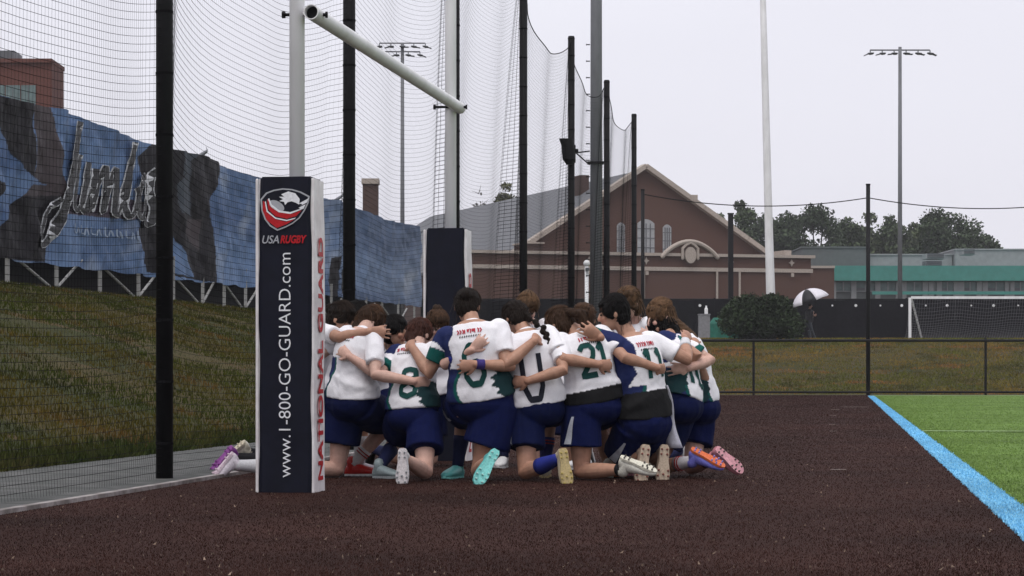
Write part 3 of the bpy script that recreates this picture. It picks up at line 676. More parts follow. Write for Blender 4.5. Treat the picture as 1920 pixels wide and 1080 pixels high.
t = empty('square_post', b, 0, 'dark square post left of the bush before the brick gym', 'post'); MB().box((0, 0, zt / 2 - .1), (.27, .27, zt + .2)).build('shaft', M_black, t); MB().box((0, 0, zt + .04), (.33, .33, .06)).build('cap', M_black, t)

# ------------------------------------------------------------------ on top of the far bank: windscreen fence, goal, bush, crates
GZ = 2.30
M_screen = mat('black_windscreen', (.009, .009, .011), .85, .2, 2.0, .02, 3, spec=.03)
SY = 125.0
def sx(px): return (px - 960) * SY / FPX
def zpx(py, Y): return CAMZ + (HOR - py) * Y / FPX
t = empty('windscreen_fence', (sx(1500), SY, GZ), 0, 'black windscreen fence with pale grommets across the top of the bank', 'fence')
zt = zpx(562, SY) - GZ; so = sx(1500)
seams = [790, 900, 1010, 1120, 1230, 1340, 1430, 1530, 1628, 1700, 1790, 1880, 1980]
for a, b in zip(seams[:-1], seams[1:]):
    X = np.linspace(sx(a) + .02, sx(b) - .02, 14) - so; Z = np.linspace(.02, zt, 8); XX, Z2 = np.meshgrid(X, Z, indexing='ij')
    grid_mesh('screen_panel', np.stack([XX, .05 * np.sin(XX * 1.9 + Z2) + .03 * np.sin(XX * 4 + a), Z2 + .02 * np.sin(XX * 2.4) * (Z2 > zt - .01)], -1), M_screen, None, t)
    MB().cyl((sx(a) - so, .12, -.1), (sx(a) - so, .12, zt + .1), .045, n=8).build('post', M_black, t)
MB().cyl((sx(790) - so, .12, zt + .03), (sx(1980) - so, .12, zt + .03), .035, n=8).build('top_rail', M_black, t)
for i, q in enumerate((1312, 1560, 1604, 1650, 1690, 1735, 1775, 1820, 1862, 1908)):
    MB().cyl((sx(q) - so, -.14, zt - .30), (sx(q) - so, -.10, zt - .30), .05 if i % 2 else .075, .04, n=10).build('grommet', M_white, t)
# football goal
GY = 114.0
def gx(px): return (px - 960) * GY / FPX
t = empty('football_goal', (gx(1706), GY, GZ), 0, 'white football goal with sagging net on top of the bank', 'goal')
zc = zpx(558, GY) - GZ; w2 = gx(1706 + 290) - gx(1706)
for x in (0, w2):
    MB().box((x, 0, zc / 2 - .05), (.12, .12, zc + .1)).build('post', M_white, t)
    MB().cyl((x + .08, .05, zc - .02), (x + .82, 1.5, .02), .05, n=8).build('back_stay', M_white, t) if x == 0 else MB().cyl((x, .05, zc - .02), (x, 1.6, .02), .05, n=8).build('back_stay', M_white, t)
    MB().cyl((x, .06, .04), (x + (.82 if x == 0 else 0), 1.5, .04), .04, n=8).build('ground_bar', M_white, t)
MB().box((w2 / 2, 0, zc), (w2 - .125, .12, .12)).build('crossbar', M_white, t)
pls = []
for i in range(61):
    x = w2 * i / 60; pls.append(np.array([[x, .06 + 1.5 * k, zc - (zc - .03) * (k ** .75) - .25 * math.sin(math.pi * k)] for k in np.linspace(0, 1, 8)]))
for k in np.linspace(0.05, 1, 18):
    pls.append(np.array([[w2 * i / 12, .06 + 1.5 * k + .05 * math.sin(i * 2), max(.03, zc - (zc - .03) * (k ** .75) - .25 * math.sin(math.pi * k) - .06 * math.sin(i * 1.3))] for i in range(13)]))
V, Q = strands(pls, [.008] * len(pls)); V[:, 2] = np.maximum(V[:, 2], .01); o = quad_obj('goal_net', V, Q, mat('pale_net', (.16, .16, .17), .8), t); o['kind'] = 'stuff'
# green tarp and crates
M_tarp = mat('green_tarp', (.012, .105, .075), .6, .3, 2.0, .02, 3)
o = MB().loft([(Vector((0, 0, 0)), Vector((1, 0, 0)), Vector((0, 1, 0)), 1.55, .5), (Vector((0, 0, .9)), Vector((1, 0, 0)), Vector((0, 1, 0)), 1.5, .45), (Vector((.05, 0, 1.2)), Vector((1, 0, 0)), Vector((0, 1, 0)), 1.3, .3)]).build('tarp_stack', M_tarp); o.location = ((1385 - 960) * 121 / FPX, 121, GZ)
tag(o, 'green tarpaulin covered stack half hidden by the round bush', 'tarp')
M_crate = mat('grey_plastic', (.20, .20, .21), .6, .2, 3)
t = empty('equipment_box', ((1320 - 960) * 118 / FPX, 118, GZ), 0, 'grey equipment box left of the bush', 'box')
MB().bb(-.27, .27, -.25, .25, 0, 1.25).build('body', M_crate, t); MB().bb(-.29, .29, -.27, .27, 1.252, 1.31).build('lid', M_crate, t)
t2 = empty('bottle', ((1324 - 960) * 118 / FPX, 117.95, GZ + 1.312), 0, 'white bottle standing on the grey equipment box', 'bottle')
MB().cyl((0, 0, 0), (0, 0, .24), .085, n=12).cyl((0, 0, .24), (0, 0, .32), .085, .04, n=12).build('body', M_white, t2); MB().cyl((0, 0, .321), (0, 0, .40), .045, n=10).build('cap', M_white, t2)

# ------------------------------------------------------------------ foliage
def leaf_mat(name, c): return mat(name, c, .75, 0, spec=.15, attr='tint')
M_leaf = leaf_mat('leaves', (0, 0, 0)); M_bark = mat('bark', (.035, .028, .022), .9, .3, 6)
def crown(name, clumps, n, size, col, parent, flatten=1.0, spread=.22):
    C0 = np.array([c for c, r in clumps]); Rr = np.array([r for c, r in clumps]); pr = Rr ** 2 / (Rr ** 2).sum()
    k = rng.choice(len(clumps), n, p=pr); d = rng.normal(size=(n, 3)); d /= np.linalg.norm(d, axis=1)[:, None]
    rad = np.clip(1 + rng.normal(0, spread, n), .25, 1.45); P = C0[k] + d * (Rr[k] * rad)[:, None] * np.array([1, 1, flatten])
    a = rng.normal(size=(n, 3)); a /= np.linalg.norm(a, axis=1)[:, None]; b = np.cross(a, rng.normal(size=(n, 3))); b /= np.linalg.norm(b, axis=1)[:, None]
    s_ = size * rng.uniform(.55, 1.35, n)[:, None]
    V = np.stack([P - a * s_, P + b * s_ * .6, P + a * s_, P - b * s_ * .6], 1).reshape(-1, 3)
    tone = (rng.uniform(.65, 1.4, len(clumps))[k] * rng.uniform(.7, 1.3, n))[:, None]
    return tri_mesh(name, V, 4, M_leaf, np.repeat(np.array(col) * tone, 4, axis=0), parent)
def tree(px, ytop, ybase, halfw, Y, col, label, n=6500, bare=False):
    s_ = Y / FPX; b = at_ground(px, Y); t = empty('deciduous_tree', b, 0, label, 'tree', 'trees behind the buildings')
    ztop = zpx(ytop, Y) - b.z; hw = halfw * 1.18 * s_; zb = max(1.5, zpx(ybase, Y) - b.z)
    cl = []
    ybase = 520; zb = max(1.5, zpx(ybase, Y) - b.z); m = random.randint(20, 25)
    for i in range(m):
        a = random.uniform(0, 6.28); rr = math.sqrt(random.random()); f_ = random.random()
        z = zb + (ztop - zb) * (.12 + .72 * f_); wr = hw * (1 - .55 * max(0, f_ - .35) / .65)
        cl.append(((math.cos(a) * rr * wr * .8, math.sin(a) * rr * wr * .8, z), hw * random.uniform(.24, .40)))
    cl.append(((random.uniform(-.1, .1) * hw, 0, ztop - hw * .22), hw * .24))
    br = MB().tube([(0, 0, -.3), (.1, 0, zb * .6), (0, .1, zb + (ztop - zb) * .3)], [.35, .28, .18], n=8)
    for c, r in cl[:8]: br.tube([(0, .05, zb * .8), ((c[0]) * .5, c[1] * .5, (zb * .8 + c[2]) / 2), c], [.14, .09, .04], n=6)
    br.build('trunk', M_bark, t)
    if bare:
        tw = MB()
        for i in range(60):
            c, r = random.choice(cl); e = Vector(c) + Vector((random.gauss(0, 1), random.gauss(0, 1), abs(random.gauss(0, 1)))) * r; tw.tube([c, e], [.05, .015], n=4)
        tw.build('twigs', M_bark, t)
    crown('crown', cl, n, s_ * 3.4, col, t, .85, .3)
    return t
dk, md, lt = (.042, .060, .032), (.055, .076, .038), (.075, .095, .048)
tl = [(1392, 376, 470, 34, 240, md, 'dark tree with a rounded tip right of the brick gable'), (1438, 402, 470, 42, 262, dk, 'low dark tree behind the white pole'), (1480, 398, 475, 46, 240, dk, 'broad dark tree above the bush'),
      (1532, 384, 475, 52, 236, dk, 'big rounded dark tree above the grey block'), (1590, 408, 478, 40, 246, md, 'dark tree just left of the tall far pole'), (1632, 400, 475, 36, 252, lt, 'lighter tree behind the tall far pole'),
      (1672, 404, 475, 38, 246, md, 'tree left of the right floodlight mast'), (1716, 418, 476, 34, 258, lt, 'thin tree right of the floodlight mast'), (1752, 390, 470, 44, 238, dk, 'tallest dark tree on the right'),
      (1800, 402, 468, 44, 240, dk, 'dark tree next to the tallest tree on the right'), (1846, 440, 474, 38, 246, dk, 'low dark tree at the right end of the row'), (1346, 402, 470, 26, 262, md, 'dark tree peeping over the right gable slope')]
for a in tl: tree(*a)
tree(946, 342, 400, 30, 262, (.075, .078, .036), 'yellowish tree above the grey gym roof', 4200)
tree(895, 356, 400, 26, 262, (.06, .055, .035), 'nearly bare tree above the left end of the gym roof', 260, True)
BY = 108.5; s_ = BY / FPX; b = Vector(((1424 - 960) * s_, BY, float(hz(np.array((1424 - 960) * s_ - KY * BY), np.array(BY)))))
t = empty('round_bush', b, 0, 'large round dark green evergreen bush on the bank', 'bush')
cl = []
for i in range(34):
    a = random.uniform(0, 6.28); e = random.uniform(0, 1.35); cl.append(((math.cos(a) * math.cos(e) * 1.45, math.sin(a) * math.cos(e) * 1.1, .55 + math.sin(e) * 1.15), random.uniform(.38, .52)))
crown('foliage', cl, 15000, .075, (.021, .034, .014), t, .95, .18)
core = MB()
for i in range(14):
    a = 6.28 * i / 14; core.tube([(0, 0, -.1), (math.cos(a) * .7, math.sin(a) * .5, .9), (math.cos(a) * 1.2, math.sin(a) * .9, 1.3 + .3 * (i % 3))], [.05, .035, .012], n=5)
core.build('stems', M_bark, t)
for i, (c, r) in enumerate(cl[:1]): pass
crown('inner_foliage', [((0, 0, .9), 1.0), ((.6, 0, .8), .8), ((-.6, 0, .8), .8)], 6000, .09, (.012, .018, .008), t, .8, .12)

# ------------------------------------------------------------------ brick gym with stone trimmed gable
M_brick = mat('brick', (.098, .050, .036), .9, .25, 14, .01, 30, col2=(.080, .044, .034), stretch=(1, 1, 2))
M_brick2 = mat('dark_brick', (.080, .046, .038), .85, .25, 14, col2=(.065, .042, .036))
M_stone = mat('pale_stone', (.36, .31, .27), .8, .2, 5); M_slate = mat('grey_roof', (.115, .12, .13), .7, .15, 2.5, stretch=(.4, .4, 2)); M_glass = mat('pale_window', (.30, .31, .32), .35, .15, 3)
KYb = 183.0; sG = KYb / FPX
gym = empty('brick_gym', ((1207 - 960) * sG, KYb, GZ), R(18), 'large brick gym with stone trimmed gable and grey roof', 'building')
def gxp(px): return (px - 1207) * sG
def gz(py): return zpx(py, KYb) - GZ
hw = 266 * sG; ze = gz(484); zp = gz(312)
DEP = 58.0
# walls: gable front wall then the long body
mb = MB(); mb.prism([(-hw, 0), (hw, 0), (hw, ze), (0, zp - .1), (-hw, ze)], 0, .6); mb.build('gable_wall', M_brick, gym)
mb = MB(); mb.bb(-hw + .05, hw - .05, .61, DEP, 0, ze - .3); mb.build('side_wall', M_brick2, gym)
zr = gz(318)
mb = MB(); mb.prism([(-hw - .3, ze - .35), (0, zr), (hw + .3, ze - .35), (hw + .3, ze - .6), (0, zr - .3), (-hw - .3, ze - .6)], .62, DEP); rf = mb.build('roof', M_slate, gym)
for sgn in (-1, 1):
    a, b = Vector((0, -.15, zp)), Vector((sgn * hw, -.15, ze + .05)); dv = (b - a); ang = math.atan2(dv.z, dv.x)
    n_ = 9
    for i in range(n_):
        p0, p1 = a.lerp(b, i / n_), a.lerp(b, (i + .985) / n_); c = (p0 + p1) / 2
        MB().box(c, ((p1 - p0).length, .95, .34), ry=-ang).build('coping_stone', M_stone, gym)
    MB().box((sgn * hw * .36, -.16, zp - (zp - ze) * .36 + .18), (.55, .97, .42)).build('coping_stone', M_stone, gym)
mb = MB(); mb.bb(-.5, .5, 1, 2, zr - 1, gz(330)); 
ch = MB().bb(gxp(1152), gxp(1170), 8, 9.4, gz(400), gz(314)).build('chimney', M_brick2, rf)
# triple window in the gable
for x0_, x1_, yt, yb, arch in ((1153, 1169, 418, 482, 6), (1194, 1228, 411, 482, 8), (1245, 1262, 420, 482, 6)):
    X0, X1 = gxp(x0_), gxp(x1_); zb_, zt_ = gz(yb), gz(yt); pts = [(X0, zb_), (X1, zb_)] + [(X1 + (X0 - X1) * k / 8, zt_ - arch * sG * (abs(k / 8 - .5) * 2) ** 2) for k in range(9)]
    wn = MB().prism(pts, -.06, -.02).build('window', M_glass, gym)
    MB().prism([(X0 - .25, zb_ - .25), (X1 + .25, zb_ - .25), (X1 + .25, zb_ - .02), (X0 - .25, zb_ - .02)], -.22, -.005).build('sill', M_stone, wn)
    for k in range(1, 4): MB().bb(X0 + (X1 - X0) * k / 4 - .04, X0 + (X1 - X0) * k / 4 + .04, -.10, -.065, zb_, zt_ - arch * sG).build('mullion', M_slate, wn)
    for k in range(1, 4): MB().bb(X0, X1, -.095, -.062, zb_ + (zt_ - zb_) * k / 4 - .03, zb_ + (zt_ - zb_) * k / 4 + .03).build('mullion', M_slate, wn)
# low front block with cornice, band, ornaments and segmental pediment
FB = -5.0; xl, xr = gxp(835), gxp(1492); zc_ = gz(486)
MB().bb(xl, xr, FB, -.7, 0, zc_ - .02).build('front_block', M_brick, gym)
MB().bb(xl - .25, xr + .25, FB - .25, -.72, zc_, zc_ + .22).build('cornice', M_stone, gym)
MB().bb(xl - .1, xr + .1, FB - .15, FB - .005, gz(513), gz(506)).build('stone_band', M_stone, gym)
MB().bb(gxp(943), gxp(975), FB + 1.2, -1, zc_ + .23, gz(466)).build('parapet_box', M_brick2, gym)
MB().bb(gxp(941), gxp(977), FB + 1.0, -.9, gz(466) + .003, gz(463)).build('parapet_cap', M_stone, gym)
MB().bb(gxp(1452), gxp(1466), FB + 1.2, -1, zc_ + .23, gz(470)).build('parapet_box', M_stone, gym)
cx0, cz0 = gxp(1247), gz(484)
pts = [(cx0 - 52 * sG, gz(487))] + [(cx0 - 52 * sG + 104 * sG * k / 14, gz(487) + 26 * sG * math.sin(math.pi * k / 14) ** .8) for k in range(15)] + [(cx0 + 52 * sG, gz(487))]
pdm = MB().prism(pts, FB - .2, FB + .6).build('pediment', M_brick, gym)
arc = [Vector((cx0 - 54 * sG + 108 * sG * k / 14, FB - .25, gz(487) + 28 * sG * math.sin(math.pi * k / 14) ** .8)) for k in range(15)]
MB().tube(arc, .17, n=8).build('pediment_moulding', M_stone, pdm)
MB().prism([(cx0 + 11 * sG * math.cos(a), cz0 + 15 * sG * math.sin(a)) for a in np.linspace(0, 6.283, 20)[:-1]], FB - .42, FB - .2).build('medallion', M_stone, pdm)
MB().tube([(cx0 - 15 * sG, FB - .3, gz(490)), (cx0 - 15 * sG, FB - .3, gz(472)), (cx0 - 8 * sG, FB - .3, gz(465)), (cx0, FB - .3, gz(461)), (cx0 + 8 * sG, FB - .3, gz(465)), (cx0 + 15 * sG, FB - .3, gz(472)), (cx0 + 15 * sG, FB - .3, gz(490))], .12, n=6).build('medallion_frame', M_stone, pdm)
for px in (1053, 1163, 1330, 1452):
    X = gxp(px); z0 = gz(495)
    MB().prism([(X - 6 * sG, z0), (X - 2 * sG, z0 - 2 * sG), (X, z0 - 7 * sG), (X + 2 * sG, z0 - 2 * sG), (X + 6 * sG, z0), (X + 2 * sG, z0 + 2 * sG), (X, z0 + 7 * sG), (X - 2 * sG, z0 + 2 * sG)], FB - .12, FB - .006).build('ornament', M_stone, gym)
    MB().bb(X - 2.5 * sG, X + 2.5 * sG, FB - .3, FB - .16, gz(521), gz(514)).build('bracket_stone', M_stone, gym)
for px in (1057, 1158, 1302, 1347):
    MB().cyl((gxp(px), FB - .12, 0), (gxp(px), FB - .12, gz(512)), .09, n=8).build('downpipe', M_stone, gym)
for px in (1185, 1280, 1395):
    wn = MB().bb(gxp(px) - .9, gxp(px) + .9, FB - .04, FB - .006, 1.2, 3.6).build('window', mat('dark_window', (.02, .022, .025), .2), gym)
    MB().bb(gxp(px) - 1.05, gxp(px) + 1.05, FB - .2, FB - .006, .98, 1.18).build('sill', M_stone, wn)

# ------------------------------------------------------------------ other buildings
M_grey = mat('grey_cladding', (.10, .112, .112), .7, .1, 1.0); M_pale = mat('pale_cladding', (.25, .26, .265), .7, .12, .8); M_teal = mat('teal_fascia', (.055, .215, .185), .6, .1, 1.0); M_cgl = mat('curtain_glass', (.12, .17, .17), .25, .25, .8)
HY = 205.0; sH = HY / FPX
def hx(px): return (px - 1740) * sH
def hzp(py): return zpx(py, HY) - GZ
t = empty('modern_building', ((1740 - 960) * sH, HY, GZ), 0, 'low modern building with teal fascia, window strip and pale roof blocks', 'building')
MB().bb(hx(1565), hx(2100), 0, 30, 0, hzp(506)).build('wall', M_grey, t)
MB().bb(hx(1562), hx(2103), -.9, 30.3, hzp(527), hzp(499)).build('fascia', M_teal, t)
MB().bb(hx(1632), hx(2102), -1.0, -.95, hzp(553), hzp(547)).build('lower_fascia', M_teal, t)
for a, b, yt, y0_, m_, nm in ((1520, 1646, 458, 6, M_grey, 'roof_block'), (1648, 1818, 470, 8, M_pale, 'roof_block'), (1820, 2040, 461, 7, M_pale, 'roof_block')):
    rb = MB().bb(hx(a), hx(b), y0_, 26, hzp(499) + .01, hzp(yt)).build(nm, m_, t); MB().bb(hx(a) - .1, hx(b) + .1, y0_ - .1, 26.1, hzp(yt) + .003, hzp(yt) + .12).build('parapet', m_, rb)
for a, b, yt, yb in ((1748, 1784, 472, 482), (1748, 1778, 486, 496), (1818, 1842, 468, 474)):
    u = MB().bb(hx(a), hx(b), 3, 5, hzp(yb), hzp(yt)).build('rooftop_unit', M_pale if yt < 480 else M_lamp, t)
    for k in range(3): MB().bb(hx(a) + .1, hx(b) - .1, 2.9, 2.99, hzp(yb) + .1 + k * .14, hzp(yb) + .17 + k * .14).build('louvre', M_lamp, u)
xs = [1562, 1600, 1645, 1684, 1694, 1734, 1745, 1760, 1792, 1802, 1835, 1846, 1888, 1896, 1930, 1970, 2010]
for i, (a, b) in enumerate(zip(xs[:-1], xs[1:])):
    if b - a > 12:
        wn = MB().bb(hx(a + 1.5), hx(b - 1.5), -.06, -.005, hzp(545), hzp(529)).build('window', M_cgl, t)
        MB().bb(hx(a + 1.5), hx(b - 1.5), -.14, -.065, hzp(547), hzp(545) - .01).build('sill', M_pale, wn)
        MB().bb(hx((a + b) / 2) - .05, hx((a + b) / 2) + .05, -.12, -.062, hzp(545), hzp(529)).build('mullion', M_pale, wn)
        if i % 2: MB().bb(hx(a + 2.5), hx((a + b) / 2 - .8), -.085, -.063, hzp(545), hzp(540)).build('blind', M_lamp, wn)
    MB().bb(hx(a) - .22, hx(a) + .22, -.3, -.005, 0, hzp(528)).build('pilaster', M_pale, t)
t = empty('brick_annex', ((1528 - 960) * 196 / FPX, 196, GZ), 0, 'plain brick annex between the gym and the teal building', 'building')
MB().bb(-36 * 196 / FPX, 36 * 196 / FPX, 0, 12, 0, zpx(503, 196) - GZ).build('wall', M_brick, t); MB().bb(-37 * 196 / FPX, 37 * 196 / FPX, -.15, 12.1, zpx(503, 196) - GZ + .003, zpx(503, 196) - GZ + .2).build('coping', M_stone, t)
# brick block and chimney behind the banner
LY = 150.0; sL = LY / FPX
t = empty('brick_block', ((40 - 960) * sL, LY, GZ), 0, 'red brick block with glazing above the banner at the left edge', 'building')
zt = zpx(118, LY) - GZ
M_red = mat('red_brick', (.125, .045, .032), .85, .2, 10, col2=(.095, .036, .028))
MB().bb(-110 * sL, 57 * sL, 0, 4, 0, zt).build('wall', M_red, t); MB().bb(-111 * sL, 58 * sL, -.2, 4.2, zt + .003, zt + .25).build('coping', M_red, t)
MB().bb(-60 * sL, -20 * sL, 1, 3.5, zt + .253, zt + .9).build('roof_unit', M_lamp, t)
for k in range(3):
    wn = MB().bb((-58 + k * 29) * sL, (-31 + k * 29) * sL, -.06, -.005, zpx(200, LY) - GZ, zpx(160, LY) - GZ).build('window', M_cgl, t); MB().bb((-45 + k * 29) * sL, (-44 + k * 29) * sL, -.10, -.065, zpx(200, LY) - GZ, zpx(160, LY) - GZ).build('mullion', M_lamp, wn)
t = empty('brick_chimney', ((695 - 960) * 140 / FPX, 140, GZ), 0, 'short brick chimney stack with pale cap above the banner', 'chimney'); s4 = 140 / FPX
MB().bb(-14 * s4, 14 * s4, -.5, .5, 0, zpx(346, 140) - GZ).build('stack', M_brick2, t); MB().bb(-16 * s4, 16 * s4, -.6, .6, zpx(346, 140) - GZ + .003, zpx(336, 140) - GZ).build('cap', M_stone, t)
# ------------------------------------------------------------------ people
SKIN = {'light': (.50, .30, .235), 'fair': (.56, .36, .29), 'tan': (.40, .225, .155), 'brown': (.23, .125, .085)}
M_skin = mat('skin', (0, 0, 0), .5, .16, 9, .0015, 160, spec=.3, attr='tint')
M_jersey = mat('jersey_cloth', (0, 0, 0), .8, .05, 40, .002, 120, spec=.2, attr='tint')
M_shorts = mat('navy_shorts', (.0048, .0085, .050), .85, .15, 14, .002, 100, spec=.08)
M_shorts2 = mat('dark_navy_shorts', (.0044, .0078, .040), .85, .15, 14, .002, 100, spec=.08)
M_stripe = mat('shorts_stripe', (.42, .44, .48), .8, .1, 30)
M_num = mat('number_print', (.004, .055, .050), .7, .1, 30); M_numd = mat('dark_number_print', (.010, .012, .022), .7)
M_redp = mat('red_small_print', (.42, .03, .05), .7); M_blkp = mat('black_small_print', (.02, .02, .02), .7)
M_eye = mat('eye', (.02, .014, .01), .25); M_lash = M_eye
HAIR = {'black': (.008, .007, .007), 'dark': (.018, .012, .009), 'brown': (.058, .032, .019), 'auburn': (.070, .028, .020), 'light': (.13, .075, .042), 'sandy': (.10, .058, .032)}
def strand_mat(k): return mat('strand_' + k, tuple(q * 1.5 for q in HAIR[k]), .6, .5, 25, spec=.15)
def hair_mat(k):
    return mat('hair_' + k, tuple(q * .55 for q in HAIR[k]), .7, .55, 45, .006, 110, spec=.12, stretch=(1.6, 1.6, .35))
def cloth(name, c, rough=.8): return mat('cloth_' + name, c, rough, .12, 30, .002, 90, spec=.2)
UP = Vector((0, 0, 1))
PENDING = []
def remesh_later(mb, name, mtl, parent, voxel, smooth_it, post=None, key=None):
    me = mb.mesh(name); o = bpy.data.objects.new(name, me); COL.objects.link(o)
    r_ = o.modifiers.new('r', 'REMESH'); r_.mode = 'VOXEL'; r_.voxel_size = voxel; r_.use_smooth_shade = True
    s_ = o.modifiers.new('s', 'SMOOTH'); s_.factor = .5; s_.iterations = smooth_it
    PENDING.append((o, name, mtl, parent, post)); return o
def flush():
    global PENDING
    dg = bpy.context.evaluated_depsgraph_get(); dg.update(); outs = []
    for o, name, mtl, parent, post in PENDING:
        me = bpy.data.meshes.new_from_object(o.evaluated_get(dg)); old = o.data
        bpy.data.objects.remove(o); bpy.data.meshes.remove(old); me.name = name; me.materials.clear()
        if post: post(me)
        if parent is not None: me.transform(Matrix.Translation(-parent.location))
        q = link_mesh(name, me, parent, mtl, True); outs.append(q)
    PENDING = []; return outs
def co_of(me): a = np.zeros(len(me.vertices) * 3, np.float32); me.vertices.foreach_get('co', a); return a.reshape(-1, 3)
def no_of(me): a = np.zeros(len(me.vertices) * 3, np.float32); me.vertices.foreach_get('normal', a); return a.reshape(-1, 3)
def ik(a, b, l1, l2, pole):
    d = b - a; L = d.length
    if L > (l1 + l2) * .985: k = L / ((l1 + l2) * .985); l1 *= min(k, 1.12); l2 *= min(k, 1.12)
    if L > (l1 + l2) * .985: b = a + d.normalized() * (l1 + l2) * .985; d = b - a; L = d.length
    L = max(L, abs(l1 - l2) + .01)
    x = (l1 * l1 - l2 * l2 + L * L) / (2 * L); h_ = math.sqrt(max(0, l1 * l1 - x * x)); dn = d.normalized()
    q = pole - a; q = q - dn * q.dot(dn); q = q.normalized() if q.length > 1e-4 else dn.orthogonal()
    return a + dn * x + q * h_, b
def hand(mb, wr, d, n, side, curl=1.0, k=1.0):
    """palm, four unequal bent fingers and a thumb; d along the hand, n out of the palm"""
    d = d.normalized(); n = (n - d * n.dot(d)).normalized(); lat = d.cross(n) * side
    mb.tube([wr - d * .01, wr + d * .035 * k, wr + d * .085 * k], [.028 * k, .040 * k, .043 * k], n=12, flat=(n, .45))
    for i, (ln, sp) in enumerate(((.070, -.10), (.080, -.02), (.075, .06), (.058, .16))):
        o = wr + d * (.082 - (.010 if i == 3 else 0)) * k + lat * (i - 1.5) * .0235 * k; dd = (d + lat * (i - 1.5) * .13).normalized()
        p1 = o + (dd * math.cos(.30 * curl) + n * math.sin(.30 * curl)) * ln * .46 * k
        p2 = p1 + (dd * math.cos(.75 * curl) + n * math.sin(.75 * curl)) * ln * .33 * k
        p3 = p2 + (dd * math.cos(1.1 * curl) + n * math.sin(1.1 * curl)) * ln * .26 * k
        mb.tube([o - dd * .02, o, p1, p2, p3], [.0088 * k, .0086 * k, .0082 * k, .0077 * k, .0068 * k], n=8)
    o = wr + d * .022 * k - lat * .030 * k; t1 = o + (d * .75 - lat * .62 + n * .2).normalized() * .038 * k; t2 = t1 + (d * .95 - lat * .25 + n * .25).normalized() * .030 * k
    mb.tube([o, t1, t2], [.0135 * k, .011 * k, .009 * k], n=8)

def boot(t, ankle, toe, sole_n, col, sole_col, size=1.0, accent=None):
    """football boot with a stud plate; ankle joint to toe tip, sole_n points out of the sole"""
    d = (toe - ankle); d = d - sole_n * d.dot(sole_n) if False else d
    L = .265 * size; nrm = sole_n.normalized(); d = (d - nrm * d.dot(nrm)).normalized(); lat = d.cross(nrm)
    # origin: heel-bottom; the ankle sits .075 above the sole and .055 ahead of the heel
    heel = ankle - d * .058 * size + nrm * .078 * size
    def P(x, y, z): return heel + d * x * size + lat * y * size - nrm * z * size
    up = MB()
    secs = [(.000, .016, .034, .022, .020), (.012, .030, .042, .030, .036), (.045, .045, .048, .033, .048), (.085, .042, .044, .036, .042), (.125, .036, .036, .041, .036), (.170, .030, .030, .046, .030), (.210, .025, .024, .045, .025), (.245, .020, .019, .036, .019), (.265, .016, .015, .018, .012)]
    up.loft([(P(x, 0, z + .006), lat, -nrm, hw_ * size, hh * size) for x, z, _, hw_, hh in secs], 16)
    up.tube([P(.045, 0, .045), P(.052, 0, .085), P(.050, 0, .100)], [.036 * size, .038 * size, .040 * size], n=14)
    o = up.build('boot', mat('boot_' + col[0], col[1], .4, .2, 40, spec=.4), t, True, Matrix.Translation(-t.location))
    for pl in o.data.polygons: pl.use_smooth = True
    so = MB(); out = [(0, .018), (.02, .029), (.06, .030), (.10, .029), (.14, .036), (.185, .043), (.225, .040), (.252, .027), (.266, .010)]
    ring = [(x, y) for x, y in out] + [(x, -y) for x, y in reversed(out)]
    def spring(x): return .010 * max(0, (x - .18) / .085) ** 2
    n_ = len(ring); v = [P(x, y, spring(x) - .004) for x, y in ring] + [P(x, y * 1.03, spring(x) + .012) for x, y in ring]
    so.add(v, [tuple(range(n_)), tuple(range(2 * n_ - 1, n_ - 1, -1))] + [(i, (i + 1) % n_, n_ + (i + 1) % n_, n_ + i) for i in range(n_)])
    sp = so.build('stud_plate', mat('sole_' + sole_col[0], sole_col[1], .5, .25, 35), o, False, Matrix.Translation(-t.location))
    for x, y in ((.03, .017), (.03, -.017), (.062, .019), (.062, -.019), (.165, .030), (.165, -.030), (.20, .033), (.20, -.033), (.232, .022), (.232, -.022), (.19, 0)):
        st = MB().cyl(P(x, y, spring(x) - .003), P(x, y, spring(x) - .017), .0075 * size, .0048 * size, n=8)
        st.build('stud', mat('stud_' + (accent or sole_col)[0], (accent or sole_col)[1], .5), o, False, Matrix.Translation(-t.location))
    if accent:
        st = MB(); 
        for k in range(4): st.tube([P(.10 + .025 * k, -.030, .052 - .006 * k), P(.105 + .025 * k, 0, .075 - .009 * k), P(.10 + .025 * k, .030, .052 - .006 * k)], .0035 * size, n=6)
        st.build('laces', mat('stud_' + accent[0], accent[1], .5), o, False, Matrix.Translation(-t.location))
    return o

